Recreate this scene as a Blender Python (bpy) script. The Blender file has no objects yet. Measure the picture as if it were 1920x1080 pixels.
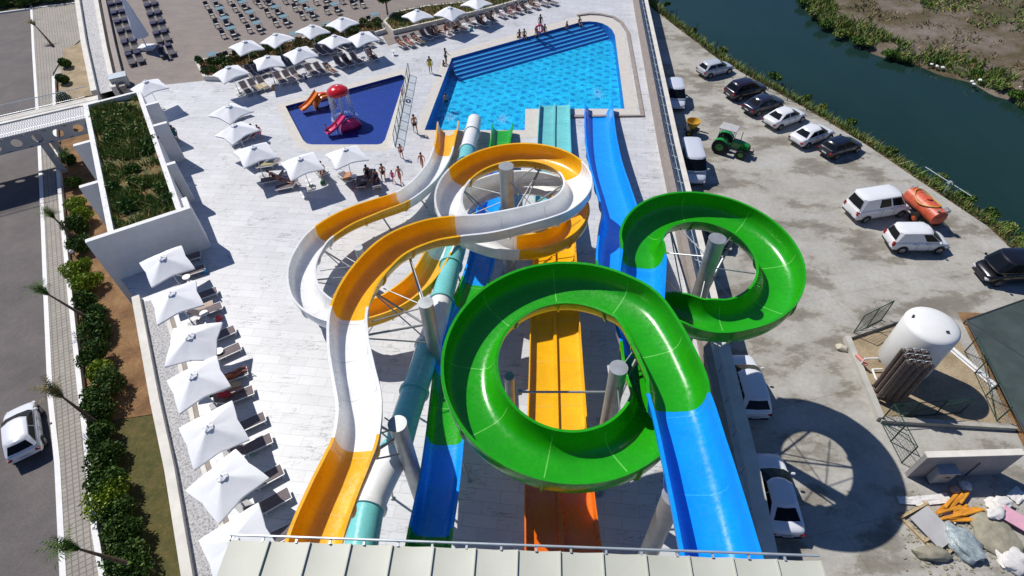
import bpy, bmesh, math, random
from mathutils import Vector, Matrix, noise
from mathutils.geometry import tessellate_polygon
R = math.radians
random.seed(7)
scene = bpy.context.scene
COL = scene.collection

# ------------------------------------------------------------------ camera, sky, sun, exposure
CAM_H, FOC, TILT, ROLL = 26.0, 1066.0, R(46.3), R(1.8)
cam_data = bpy.data.cameras.new('camera')
cam_data.sensor_width = 36.0
cam_data.lens = 36.0 * FOC / 1920.0
cam_data.clip_start = 0.5
cam_data.clip_end = 3000
cam = bpy.data.objects.new('camera', cam_data)
COL.objects.link(cam)
scene.camera = cam
_s, _c = math.sin(TILT), math.cos(TILT)
_sr, _cr = math.sin(ROLL), math.cos(ROLL)
_fwd = Vector((0, _c, -_s)); _rt = Vector((1, 0, 0)); _up = Vector((0, _s, _c))
_rt2 = _rt * _cr - _up * _sr
_up2 = _rt * _sr + _up * _cr
_m = Matrix((_rt2, _up2, -_fwd)).transposed().to_4x4()
_m.translation = Vector((0, 0, CAM_H))
cam.matrix_world = _m

world = bpy.data.worlds.new('World')
scene.world = world
world.use_nodes = True
SUNV = Vector((-.637, .516, 1.0)).normalized()       # towards the sun
SUN_EL = math.asin(SUNV.z)
SUN_AZ = math.atan2(SUNV.x, SUNV.y)                  # clockwise from +Y
_nt = world.node_tree
_sky = _nt.nodes.new('ShaderNodeTexSky')
_sky.sky_type = 'NISHITA'
_sky.sun_disc = False
_sky.sun_elevation = SUN_EL
_sky.sun_rotation = SUN_AZ
_sky.dust_density = 0.3
_sky.ozone_density = 3.0
_bg = _nt.nodes['Background']
_bg.inputs["Strength"].default_value = 0.062
_tint = _nt.nodes.new('ShaderNodeMix'); _tint.data_type = 'RGBA'; _tint.blend_type = 'MULTIPLY'
_tint.inputs[0].default_value = 1.0; _tint.inputs[7].default_value = (.74, .95, 1.34, 1)      # a clear, deep blue sky
_nt.links.new(_sky.outputs[0], _tint.inputs[6]); _nt.links.new(_tint.outputs[2], _bg.inputs['Color'])
sun_data = bpy.data.lights.new('sun', 'SUN')
sun_data.energy = 5.0
sun_data.angle = R(0.5)
sun_data.color = (1.0, 0.955, 0.89)
sun = bpy.data.objects.new('sun', sun_data)
COL.objects.link(sun)
sun.rotation_euler = SUNV.to_track_quat('Z', 'Y').to_euler()
sun.location = (-30, 20, 50)
scene.view_settings.view_transform = 'Standard'
scene.view_settings.look = 'None'
scene.view_settings.gamma = 1
scene.view_settings.exposure = -0.12
try:
    scene.cycles.max_bounces = 8
    scene.cycles.transparent_max_bounces = 16
except Exception:
    pass


def W(px, py, z=0.0):
    """where the sight line through a point of the photograph meets height z"""
    a = (px - 960) / FOC; b = (py - 540) / FOC
    u = a * _cr - b * _sr; v = a * _sr + b * _cr
    t = (CAM_H - z) / (_s + v * _c)
    return Vector((u * t, t * (_c - v * _s), z))


def yaw(p, q, z=0.0):
    d = W(*q, z) - W(*p, z)
    return math.atan2(d.y, d.x)


LOT = -3.2      # level of the car park and the street; the pool deck is level 0
WATER = -4.6

# ------------------------------------------------------------------ materials
def nt_of(name):
    m = bpy.data.materials.new(name)
    m.use_nodes = True
    nt = m.node_tree
    return m, nt, nt.nodes['Principled BSDF']


def N(nt, kind, **kw):
    n = nt.nodes.new('ShaderNode' + kind)
    for k, v in kw.items():
        if k in n.inputs:
            n.inputs[k].default_value = v
        else:
            setattr(n, k, v)
    return n


def ramp(nt, src, stops):
    r = nt.nodes.new('ShaderNodeValToRGB')
    el = r.color_ramp.elements
    while len(el) < len(stops):
        el.new(0.5)
    for e, (p, c) in zip(el, stops):
        e.position = p
        e.color = (c[0], c[1], c[2], 1) if hasattr(c, '__len__') else (c, c, c, 1)
    nt.links.new(src, r.inputs[0])
    return r.outputs[0]


def mixc(nt, fac, a, b, mode='MIX'):
    m = nt.nodes.new('ShaderNodeMix')
    m.data_type = 'RGBA'; m.blend_type = mode
    for s, v in ((0, fac), (6, a), (7, b)):
        if isinstance(v, (int, float)):
            m.inputs[s].default_value = v
        elif isinstance(v, tuple):
            m.inputs[s].default_value = (v[0], v[1], v[2], 1)
        else:
            nt.links.new(v, m.inputs[s])
    return m.outputs[2]


def coords(nt, kind='Object', scale=(1, 1, 1), rot=0.0):
    t = nt.nodes.new('ShaderNodeTexCoord')
    mp = nt.nodes.new('ShaderNodeMapping')
    mp.inputs['Scale'].default_value = scale
    mp.inputs['Rotation'].default_value = (0, 0, rot)
    nt.links.new(t.outputs[kind], mp.inputs[0])
    return mp.outputs[0]


def noise_out(nt, vec, scale, detail=4, rough=.6):
    n = nt.nodes.new('ShaderNodeTexNoise')
    n.inputs['Scale'].default_value = scale
    n.inputs['Detail'].default_value = detail
    n.inputs['Roughness'].default_value = rough
    nt.links.new(vec, n.inputs['Vector'])
    return n.outputs[0]


def bump(nt, bsdf, h, strength=.3, dist=.02):
    b = nt.nodes.new('ShaderNodeBump')
    b.inputs['Strength'].default_value = strength
    b.inputs['Distance'].default_value = dist
    nt.links.new(h, b.inputs['Height'])
    nt.links.new(b.outputs[0], bsdf.inputs['Normal'])


_mats = {}
def plain(name, col, rough=.5, metal=0.0, var=.12, scale=3.0, coat=0.0, bmp=0.0, spec=.5):
    if name in _mats:
        return _mats[name]
    m, nt, b = nt_of(name)
    v = coords(nt)
    n = noise_out(nt, v, scale, 5)
    lo = tuple(max(0, c * (1 - var)) for c in col); hi = tuple(min(1, c * (1 + var)) for c in col)
    nt.links.new(ramp(nt, n, [(.3, lo), (.7, hi)]), b.inputs['Base Color'])
    b.inputs['Roughness'].default_value = rough
    b.inputs['Metallic'].default_value = metal
    b.inputs['Specular IOR Level'].default_value = spec
    b.inputs['Coat Weight'].default_value = coat
    if bmp:
        bump(nt, b, noise_out(nt, v, scale * 6, 4), bmp)
    _mats[name] = m
    return m


def tinted(name, rough=.5, coat=0.0, metal=0.0, var=.12):
    """one material whose colour is each object's own colour"""
    m, nt, b = nt_of(name)
    oi = nt.nodes.new('ShaderNodeObjectInfo')
    n = noise_out(nt, coords(nt), 4, 4)
    g = ramp(nt, n, [(.3, 1 - var), (.7, 1.0)])
    nt.links.new(mixc(nt, 1.0, oi.outputs['Color'], g, 'MULTIPLY'), b.inputs['Base Color'])
    b.inputs['Roughness'].default_value = rough
    b.inputs['Coat Weight'].default_value = coat
    b.inputs['Metallic'].default_value = metal
    return m


def mat_marble():
    m, nt, b = nt_of('marble_tiles')
    ang = R(8)
    v = coords(nt, 'Object', rot=ang)
    vs = coords(nt, 'Object', (.8, 3.6, 1), R(14))
    br = nt.nodes.new('ShaderNodeTexBrick')
    br.inputs['Scale'].default_value = 1.0
    br.inputs['Brick Width'].default_value = 1.6
    br.inputs['Row Height'].default_value = .6
    br.inputs['Mortar Size'].default_value = .011
    br.inputs['Color1'].default_value = (.56, .567, .58, 1)
    br.inputs['Color2'].default_value = (.625, .632, .645, 1)
    br.inputs['Mortar'].default_value = (.36, .365, .375, 1)
    nt.links.new(v, br.inputs['Vector'])
    warp = nt.nodes.new('ShaderNodeTexNoise'); warp.inputs['Scale'].default_value = .9; warp.inputs['Detail'].default_value = 5
    nt.links.new(vs, warp.inputs['Vector'])
    sub = nt.nodes.new('ShaderNodeMath'); sub.operation = 'SUBTRACT'; sub.inputs[1].default_value = .5
    nt.links.new(warp.outputs[0], sub.inputs[0])
    ab = nt.nodes.new('ShaderNodeMath'); ab.operation = 'ABSOLUTE'
    nt.links.new(sub.outputs[0], ab.inputs[0])
    vein = ramp(nt, ab.outputs[0], [(0, .30), (.010, .66), (.024, 1.0)])
    gate = ramp(nt, noise_out(nt, v, .55, 3), [(.50, 0.0), (.60, .9)])
    c1 = mixc(nt, gate, br.outputs[0], mixc(nt, 1.0, br.outputs[0], vein, 'MULTIPLY'))
    cl = ramp(nt, noise_out(nt, v, .22, 6, .7), [(.3, .84), (.75, 1.06)])
    # soft warm-grey clouds in the stone
    fine = ramp(nt, noise_out(nt, vs, 3.2, 5, .75), [(.34, .88), (.48, 1.0), (1, 1.0)])
    c2 = mixc(nt, 1.0, mixc(nt, 1.0, c1, cl, 'MULTIPLY'), fine, 'MULTIPLY')
    nt.links.new(c2, b.inputs['Base Color'])
    b.inputs['Roughness'].default_value = .45
    return m


def mat_concrete():
    m, nt, b = nt_of('stained_concrete')
    v = coords(nt, 'Object')
    v2 = coords(nt, 'Object', (.55, 1.0, 1), R(24))
    base = ramp(nt, noise_out(nt, v, .35, 8, .7), [(.3, (.34, .325, .29)), (.55, (.43, .415, .375)), (.75, (.51, .495, .45))])
    stain = ramp(nt, noise_out(nt, v2, .33, 8, .68), [(.38, (.46, .43, .38)), (.45, (.60, .57, .51)), (.475, (.86, .84, .80)), (.55, 1.0)])
    c = mixc(nt, .95, base, stain, 'MULTIPLY')
    dust = ramp(nt, noise_out(nt, v2, .19, 7, .65), [(.52, 0.0), (.68, .65)])
    c = mixc(nt, dust, c, (.47, .455, .42))
    fine = ramp(nt, noise_out(nt, v, 4, 6, .75), [(.3, .82), (.7, 1.06)])
    c = mixc(nt, 1.0, c, fine, 'MULTIPLY')
    br = nt.nodes.new('ShaderNodeTexBrick')
    br.inputs['Scale'].default_value = 1; br.inputs['Brick Width'].default_value = 9; br.inputs['Row Height'].default_value = 7
    br.inputs['Mortar Size'].default_value = .03; br.offset = 0
    br.inputs['Color1'].default_value = br.inputs['Color2'].default_value = (1, 1, 1, 1)
    br.inputs['Mortar'].default_value = (.8, .79, .77, 1)
    nt.links.new(coords(nt, 'Object', rot=R(-12)), br.inputs['Vector'])
    c = mixc(nt, .8, c, br.outputs[0], 'MULTIPLY')
    nt.links.new(c, b.inputs['Base Color'])
    b.inputs['Roughness'].default_value = .8
    bump(nt, b, noise_out(nt, v, 12, 5), .25)
    return m


def mat_ground(name, stops, scale=.5, rough=.95, rot=0, sc=(1, 1, 1), fine=8, bstr=.4):
    m, nt, b = nt_of(name)
    v = coords(nt, 'Object', sc, rot)
    c = ramp(nt, noise_out(nt, v, scale, 8, .7), stops)
    f = ramp(nt, noise_out(nt, v, fine, 5, .7), [(.3, .72), (.7, 1.12)])
    nt.links.new(mixc(nt, 1.0, c, f, 'MULTIPLY'), b.inputs['Base Color'])
    b.inputs['Roughness'].default_value = rough
    bump(nt, b, noise_out(nt, v, fine * 1.5, 4), bstr, .05)
    return m


def mat_bricks(name, c1, c2, mortar, w, h, ms, rot=0, rough=.8, varscale=.4, offset=.5):
    m, nt, b = nt_of(name)
    v = coords(nt, 'Object', rot=rot)
    br = nt.nodes.new('ShaderNodeTexBrick')
    br.offset = offset
    br.inputs['Scale'].default_value = 1
    br.inputs['Brick Width'].default_value = w
    br.inputs['Row Height'].default_value = h
    br.inputs['Mortar Size'].default_value = ms
    br.inputs['Color1'].default_value = (*c1, 1)
    br.inputs['Color2'].default_value = (*c2, 1)
    br.inputs['Mortar'].default_value = (*mortar, 1)
    nt.links.new(v, br.inputs['Vector'])
    cl = ramp(nt, noise_out(nt, v, varscale, 7, .7), [(.3, .8), (.75, 1.08)])
    f = ramp(nt, noise_out(nt, v, 6, 5, .7), [(.3, .88), (.7, 1.05)])
    nt.links.new(mixc(nt, 1.0, mixc(nt, 1.0, br.outputs[0], cl, 'MULTIPLY'), f, 'MULTIPLY'), b.inputs['Base Color'])
    b.inputs['Roughness'].default_value = rough
    return m


def mat_leaf(name, stops, rough=.6):
    m, nt, b = nt_of(name)
    g = nt.nodes.new('ShaderNodeNewGeometry')
    nt.links.new(ramp(nt, g.outputs['Random Per Island'], stops), b.inputs['Base Color'])
    b.inputs['Roughness'].default_value = rough
    b.inputs['Specular IOR Level'].default_value = .3
    return m


def mat_flume(name, col, rough=.22):
    """gelcoat fibreglass: glossy, with faint water streaks and dirt"""
    m, nt, b = nt_of(name)
    v = coords(nt)
    n = noise_out(nt, v, 1.1, 6, .65)
    lo = tuple(c * .86 for c in col); hi = tuple(min(1, c * 1.04) for c in col)
    c = ramp(nt, n, [(.3, lo), (.65, hi)])
    nt.links.new(c, b.inputs['Base Color'])
    r = ramp(nt, noise_out(nt, v, 7, 4, .7), [(.35, rough * .8), (.7, rough * 1.9)])
    nt.links.new(r, b.inputs['Roughness'])
    b.inputs['Coat Weight'].default_value = .25
    b.inputs['Coat Roughness'].default_value = .12
    bump(nt, b, noise_out(nt, v, 38, 3, .6), .10, .008)
    return m


def mat_water(name, tint, alpha, rough=.05, scale=1.4, strength=.5):
    """water surface: fresnel reflection over a tinted clear layer, so the sun reaches the basin"""
    m = bpy.data.materials.new(name)
    m.use_nodes = True
    nt = m.node_tree
    nt.nodes.clear()
    out = nt.nodes.new('ShaderNodeOutputMaterial')
    tr = nt.nodes.new('ShaderNodeBsdfTransparent'); tr.inputs[0].default_value = (*alpha, 1)
    gl = nt.nodes.new('ShaderNodeBsdfGlossy'); gl.inputs['Roughness'].default_value = rough
    fr = nt.nodes.new('ShaderNodeFresnel'); fr.inputs[0].default_value = 1.33
    mx = nt.nodes.new('ShaderNodeMixShader')
    bp = nt.nodes.new('ShaderNodeBump'); bp.inputs['Strength'].default_value = strength; bp.inputs['Distance'].default_value = .05
    v = coords(nt)
    nt.links.new(noise_out(nt, v, scale, 5, .6), bp.inputs['Height'])
    for n in (gl, fr):
        nt.links.new(bp.outputs[0], n.inputs['Normal'])
    nt.links.new(fr.outputs[0], mx.inputs[0]); nt.links.new(tr.outputs[0], mx.inputs[1]); nt.links.new(gl.outputs[0], mx.inputs[2])
    nt.links.new(mx.outputs[0], out.inputs[0])
    return m


def mat_poolfloor(name, base, dot, pitch, rot, ripple):
    m, nt, b = nt_of(name)
    v = coords(nt, 'Object', rot=rot)
    # warp the coordinates a little, as moving water does
    nz = nt.nodes.new('ShaderNodeTexNoise'); nz.inputs['Scale'].default_value = 1.6; nz.inputs['Detail'].default_value = 3
    nt.links.new(v, nz.inputs['Vector'])
    mm = nt.nodes.new('ShaderNodeVectorMath'); mm.operation = 'MULTIPLY_ADD'
    mm.inputs[1].default_value = (ripple, ripple, 0)
    nt.links.new(nz.outputs[1], mm.inputs[0]); nt.links.new(v, mm.inputs[2])
    sep = nt.nodes.new('ShaderNodeSeparateXYZ'); nt.links.new(mm.outputs[0], sep.inputs[0])
    def sn(src, k, ph=0):
        a = nt.nodes.new('ShaderNodeMath'); a.operation = 'MULTIPLY_ADD'; a.inputs[1].default_value = k; a.inputs[2].default_value = ph
        nt.links.new(src, a.inputs[0])
        s = nt.nodes.new('ShaderNodeMath'); s.operation = 'SINE'; nt.links.new(a.outputs[0], s.inputs[0])
        return s.outputs[0]
    k = math.pi / pitch
    pr = nt.nodes.new('ShaderNodeMath'); pr.operation = 'MULTIPLY'
    nt.links.new(sn(sep.outputs[0], k), pr.inputs[0]); nt.links.new(sn(sep.outputs[1], k * 1.25), pr.inputs[1])
    d = ramp(nt, pr.outputs[0], [(.30, 0.0), (.62, 1.0)])
    c = mixc(nt, d, (*base,), (*dot,))
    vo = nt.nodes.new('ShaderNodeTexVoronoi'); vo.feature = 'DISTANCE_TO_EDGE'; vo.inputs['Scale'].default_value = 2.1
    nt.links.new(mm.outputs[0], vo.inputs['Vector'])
    ca = ramp(nt, vo.outputs[0], [(0, 1.45), (.05, 1.12), (.2, .96)])  # bright net of water caustics painted into the mosaic colour
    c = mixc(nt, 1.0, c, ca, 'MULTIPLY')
    c = mixc(nt, 1.0, c, ramp(nt, noise_out(nt, v, .5, 4), [(.3, .86), (.7, 1.1)]), 'MULTIPLY')
    nt.links.new(c, b.inputs['Base Color'])
    b.inputs['Roughness'].default_value = .4
    return m


M = {}
M['marble'] = mat_marble()
M['concrete'] = mat_concrete()
M['wood'] = mat_bricks('brown_plank_tiles', (.235, .195, .17), (.275, .23, .20), (.16, .135, .12), 1.4, .22, .012, R(8))
M['asphalt'] = mat_ground('asphalt', [(.3, (.105, .092, .090)), (.55, (.145, .128, .122)), (.75, (.19, .165, .15))], .3, .9, fine=14)
M['pavers'] = mat_bricks('grey_pavers', (.33, .30, .26), (.38, .345, .30), (.20, .18, .155), .30, .30, .032, R(-30), offset=0)
M['light_pavers'] = mat_bricks('light_pavers', (.40, .375, .32), (.45, .42, .36), (.33, .31, .27), .5, .5, .03, R(-30), offset=0)
M['gravel'] = mat_ground('white_gravel', [(.38, (.28, .28, .29)), (.5, (.62, .61, .61)), (.6, (.74, .73, .72))], 9, .9, fine=26, bstr=1.0)
M['soil'] = mat_ground('brown_soil', [(.3, (.13, .065, .03)), (.5, (.24, .13, .055)), (.72, (.34, .21, .10))], .7)
M['sand'] = mat_ground('pale_soil', [(.3, (.26, .20, .12)), (.6, (.42, .33, .21)), (.75, (.5, .40, .27))], .6)
M['roof_earth'] = mat_ground('mossy_earth', [(.35, (.06, .09, .02)), (.48, (.14, .12, .04)), (.6, (.30, .15, .06))], .5)
M['lawn'] = mat_ground('olive_lawn', [(.3, (.045, .055, .012)), (.5, (.09, .08, .02)), (.7, (.14, .105, .035))], 1.6)
M['bank'] = mat_ground('bank_soil', [(.3, (.06, .065, .02)), (.5, (.16, .12, .055)), (.7, (.27, .21, .13))], .6)
M['field'] = mat_ground('field_earth', [(.32, (.04, .05, .016)), (.46, (.10, .075, .035)), (.57, (.17, .135, .105)), (.7, (.24, .20, .17))], .14, fine=3)
M['white'] = plain('white_wall', (.74, .735, .72), .7, var=.06, scale=1.5)
M['cream'] = plain('cream_stone', (.66, .63, .56), .75, var=.12, scale=1.2)
M['coping'] = plain('beige_coping', (.56, .525, .47), .7, var=.08, scale=2)
M['brown_stone'] = plain('brown_stone', (.30, .255, .22), .75, var=.15, scale=2)
M['grey_wall'] = plain('grey_render', (.42, .42, .42), .8, var=.1, scale=1.2)
M['steel'] = plain('galvanised_steel', (.40, .42, .42), .45, .55, var=.18, scale=2)
M['dark_steel'] = plain('dark_steel', (.06, .07, .075), .5, .3)
M['green_steel'] = plain('green_painted_steel', (.012, .05, .035), .5)
M['rail_steel'] = plain('pale_rail_paint', (.42, .47, .50), .4, .3)
M['blue'] = mat_flume('blue_gelcoat', (.004, .30, .93))
M['green'] = mat_flume('green_gelcoat', (.014, .335, .003))
M['yellow'] = mat_flume('yellow_gelcoat', (.84, .43, .002))
M['orange'] = mat_flume('orange_gelcoat', (.80, .15, .003))
M['whiteg'] = mat_flume('white_gelcoat', (.80, .81, .80))
M['teal'] = mat_flume('teal_gelcoat', (.17, .56, .56))
M['seam'] = plain('flume_joint_sealant', (.25, .62, .40), .5)
M['canopy'] = plain('white_canvas', (.80, .81, .83), .85, var=.03, scale=2)
M['whitep'] = plain('white_plastic', (.76, .76, .75), .4, var=.05)
M['sling'] = plain('brown_grey_mesh', (.15, .12, .125), .8, var=.2, scale=8)
M['sling_dark'] = plain('dark_mesh', (.035, .03, .045), .7, var=.2, scale=8)
M['purple'] = plain('dull_purple_fabric', (.16, .15, .24), .8)
M['cushion'] = plain('pale_cushion', (.62, .60, .53), .85)
M['tabletop'] = plain('frosted_table_glass', (.20, .30, .31), .15, var=.1)
M['towel'] = tinted('towel', .9)
M['cloth'] = tinted('cloth', .8)
M['skin'] = tinted('skin', .55, var=.06)
M['hair'] = plain('dark_hair', (.02, .013, .01), .6)
M['paint'] = tinted('car_paint', .25, coat=.8, var=.03)
M['glass'] = plain('car_glass', (.006, .008, .011), .12, var=.1, spec=.2)
M['rubber'] = plain('rubber', (.02, .02, .02), .85)
M['rim'] = plain('alloy_rim', (.35, .35, .36), .35, .8)
M['trim'] = plain('black_trim', (.025, .025, .028), .6)
M['lamp_red'] = plain('red_lens', (.35, .01, .01), .2)
M['lamp_clear'] = plain('clear_lens', (.6, .6, .62), .15)
M['plate'] = plain('number_plate', (.55, .56, .58), .5)
M['tractor'] = plain('green_tractor_paint', (.01, .24, .03), .35, coat=.4)
M['yellow_p'] = plain('yellow_paint', (.55, .33, .03), .5)
M['orange_p'] = plain('orange_red_paint', (.55, .10, .045), .45, var=.22, scale=2)
M['tank'] = plain('white_tank_paint', (.76, .76, .74), .35, var=.05, scale=.8)
M['pipe_brown'] = plain('brown_fin_pipe', (.34, .28, .25), .5, .4, var=.3, scale=6)
M['redmush'] = plain('red_gelcoat', (.62, .01, .012), .2, coat=.5)
M['pinkg'] = plain('pink_gelcoat', (.72, .05, .17), .25, coat=.5)
M['purpleg'] = plain('purple_gelcoat', (.14, .10, .5), .25, coat=.5)
M['orangeg'] = plain('orange_play_gelcoat', (.80, .20, .01), .25, coat=.5)
M['bark'] = plain('bark', (.14, .09, .055), .9, var=.35, scale=5, bmp=.6)
M['net'] = plain('dark_green_net', (.045, .065, .062), .8, var=.3, scale=.7)
M['roofpanel'] = plain('beige_roof_sheet', (.46, .45, .385), .55, var=.06, scale=.6)
M['leaf_dark'] = mat_leaf('dark_leaves', [(0, (.02, .05, .008)), (.5, (.045, .10, .014)), (1, (.11, .19, .025))])
M['leaf_mid'] = mat_leaf('mid_leaves', [(0, (.025, .065, .010)), (.5, (.06, .135, .016)), (1, (.12, .20, .03))])
M['leaf_lime'] = mat_leaf('lime_leaves', [(0, (.09, .15, .010)), (.5, (.20, .29, .015)), (1, (.34, .42, .04))])
M['grass'] = mat_leaf('grass_blades', [(0, (.06, .12, .02)), (.45, (.12, .22, .035)), (.8, (.24, .26, .07)), (1, (.38, .26, .12))])
M['drygrass'] = mat_leaf('dry_grass_blades', [(0, (.04, .08, .015)), (.4, (.10, .11, .035)), (.75, (.22, .15, .06)), (1, (.32, .24, .12))])
M['pool_water'] = mat_water('pool_water', None, (.80, .97, 1.0), .05, 1.6, .6)
M['kid_water'] = mat_water('kiddie_pool_water', None, (.80, .93, 1.0), .05, 2.2, .5)
M['pool_floor'] = mat_poolfloor('pool_mosaic', (.018, .45, .70), (.006, .24, .52), .80, R(9), .95)
M['pool_wall'] = plain('pool_wall_mosaic', (.010, .17, .52), .4, var=.15, scale=6)
M['pool_edge'] = plain('pale_step_edge', (.10, .42, .62), .5)
M['kid_floor'] = mat_bricks('dark_blue_mosaic', (.010, .030, .22), (.022, .065, .36), (.06, .10, .42), .07, .07, .004, 0, .4, 1.5)
def mat_river():
    m, nt, b = nt_of('river_water')
    v = coords(nt, 'Object', (1, .6, 1), R(-30))
    c = ramp(nt, noise_out(nt, v, .05, 5, .6), [(.35, (.009, .028, .023)), (.65, (.014, .038, .031))])
    nt.links.new(c, b.inputs['Base Color'])
    b.inputs['Roughness'].default_value = .12
    b.inputs['IOR'].default_value = 1.33
    bump(nt, b, noise_out(nt, v, 3.0, 4, .6), .12, .05)
    return m
M['river'] = mat_river()
M['fencing_glass'] = mat_water('clear_glass', None, (.86, .93, .95), .02, 1, 0)
M['spray'] = mat_water('falling_water', None, (.86, .93, .98), .25, 9, 1.0)

# ------------------------------------------------------------------ mesh helpers
class MB:
    def __init__(self):
        self.bm = bmesh.new(); self.mats = []; self.mi = 0
    def use(self, m):
        if m not in self.mats:
            self.mats.append(m)
        self.mi = self.mats.index(m)
        return self
    def face(self, pts):
        vs = [self.bm.verts.new(p) for p in pts]
        f = self.bm.faces.new(vs); f.material_index = self.mi
        return f
    def box(self, c, size, rz=0.0, rx=0.0, ry=0.0, taper=1.0, bev=0.0):
        m = Matrix.Translation(c) @ Matrix.Rotation(rz, 4, 'Z') @ Matrix.Rotation(ry, 4, 'Y') @ Matrix.Rotation(rx, 4, 'X')
        hx, hy, hz = size[0] / 2, size[1] / 2, size[2] / 2
        v = []
        for z, k in ((-hz, 1), (hz, taper)):
            for x, y in ((-hx, -hy), (hx, -hy), (hx, hy), (-hx, hy)):
                v.append(self.bm.verts.new(m @ Vector((x * k, y * k, z))))
        fs = []
        for q in ((3, 2, 1, 0), (4, 5, 6, 7), (0, 1, 5, 4), (1, 2, 6, 5), (2, 3, 7, 6), (3, 0, 4, 7)):
            f = self.bm.faces.new([v[i] for i in q]); f.material_index = self.mi; fs.append(f)
        if bev:
            es = list({e for f in fs for e in f.edges})
            r = bmesh.ops.bevel(self.bm, geom=es, offset=bev, segments=2, affect='EDGES')
            for f in r['faces']:
                f.material_index = self.mi
        return self
    def tube(self, p0, p1, r0, r1=None, n=10, cap=True):
        p0 = Vector(p0); p1 = Vector(p1); r1 = r0 if r1 is None else r1
        d = (p1 - p0)
        if d.length < 1e-6:
            return self
        q = d.to_track_quat('Z', 'Y')
        a = []; b = []
        for i in range(n):
            t = 2 * math.pi * i / n
            o = q @ Vector((math.cos(t), math.sin(t), 0))
            a.append(self.bm.verts.new(p0 + o * r0)); b.append(self.bm.verts.new(p1 + o * r1))
        for i in range(n):
            j = (i + 1) % n
            f = self.bm.faces.new((a[i], a[j], b[j], b[i])); f.material_index = self.mi; f.smooth = True
        if cap:
            f = self.bm.faces.new(a[::-1]); f.material_index = self.mi
            f = self.bm.faces.new(b); f.material_index = self.mi
        return self
    def poly_tube(self, pts, r, n=8):
        for a, b in zip(pts[:-1], pts[1:]):
            self.tube(a, b, r, n=n)
        return self
    def lathe(self, prof, c=(0, 0, 0), n=20, sx=1.0, sy=1.0):
        c = Vector(c); rings = []
        for r, z in prof:
            if r < 1e-5:
                rings.append([self.bm.verts.new(c + Vector((0, 0, z)))])
            else:
                rings.append([self.bm.verts.new(c + Vector((r * sx * math.cos(2 * math.pi * i / n), r * sy * math.sin(2 * math.pi * i / n), z))) for i in range(n)])
        for A, B in zip(rings[:-1], rings[1:]):
            for i in range(n):
                j = (i + 1) % n
                q = [A[i % len(A)], A[j % len(A)], B[j % len(B)], B[i % len(B)]]
                u = []
                for x in q:
                    if x not in u:
                        u.append(x)
                if len(u) > 2:
                    f = self.bm.faces.new(u); f.material_index = self.mi; f.smooth = True
        return self
    def prism(self, pts, z0, z1, bottom=True):
        """pts: outline (x, y), counter-clockwise"""
        a = [self.bm.verts.new((p[0], p[1], z0)) for p in pts]
        b = [self.bm.verts.new((p[0], p[1], z1)) for p in pts]
        n = len(pts)
        for i in range(n):
            j = (i + 1) % n
            f = self.bm.faces.new((a[i], a[j], b[j], b[i])); f.material_index = self.mi
        f = self.bm.faces.new(b); f.material_index = self.mi
        if bottom:
            f = self.bm.faces.new(a[::-1]); f.material_index = self.mi
        return self
    def loft(self, secs, closed=False, caps=True, smooth=True):
        rows = [[self.bm.verts.new(p) for p in s] for s in secs]
        n = len(rows[0])
        for A, B in zip(rows[:-1], rows[1:]):
            for i in range(n if closed else n - 1):
                j = (i + 1) % n
                f = self.bm.faces.new((A[i], A[j], B[j], B[i])); f.material_index = self.mi; f.smooth = smooth
        if closed and caps:
            for q in (rows[0][::-1], rows[-1]):
                f = self.bm.faces.new(q); f.material_index = self.mi
        return self
    def extrude_side(self, pts, y0, y1):
        """pts: outline in x, z; a slab between y0 and y1"""
        a = [self.bm.verts.new((p[0], y0, p[1])) for p in pts]
        b = [self.bm.verts.new((p[0], y1, p[1])) for p in pts]
        n = len(pts)
        for i in range(n):
            j = (i + 1) % n
            f = self.bm.faces.new((a[i], a[j], b[j], b[i])); f.material_index = self.mi
        for q in (a[::-1], b):
            f = self.bm.faces.new(q); f.material_index = self.mi
        return self
    def build(self, name, mat=None, parent=None, sharp=35, loc=None, rz=0.0, color=None, recalc=True):
        me = bpy.data.meshes.new(name)
        if recalc:
            bmesh.ops.recalc_face_normals(self.bm, faces=self.bm.faces[:])
        for f in self.bm.faces:
            f.smooth = True
        self.bm.to_mesh(me); self.bm.free()
        if sharp:
            me.set_sharp_from_angle(angle=R(sharp))
        if mat is not None:
            self.mats = [mat]
        for m in self.mats:
            me.materials.append(m)
        o = bpy.data.objects.new(name, me)
        COL.objects.link(o)
        if parent is not None:
            o.parent = parent
        if loc is not None:
            o.location = loc
        o.rotation_euler = (0, 0, rz)
        if color is not None:
            o.color = (*color, 1)
        return o


def tag(o, label=None, cat=None, group=None, kind=None):
    if label: o['label'] = label
    if cat: o['category'] = cat
    if group: o['group'] = group
    if kind: o['kind'] = kind
    return o


def thing(name, label, cat, loc=(0, 0, 0), rz=0.0, group=None):
    o = bpy.data.objects.new(name, None)
    o.empty_display_size = .3
    COL.objects.link(o)
    o.location = loc; o.rotation_euler = (0, 0, rz)
    return tag(o, label, cat, group)


def copy_tree(o, parent=None):
    kids = [c for c in ALLKIDS(o)]
    c = o.copy(); COL.objects.link(c)
    if parent is not None:
        c.parent = parent
    for ch in kids:
        copy_tree(ch, c)
    return c


def ALLKIDS(o):
    return [x for x in COL.objects if x.parent == o]


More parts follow.
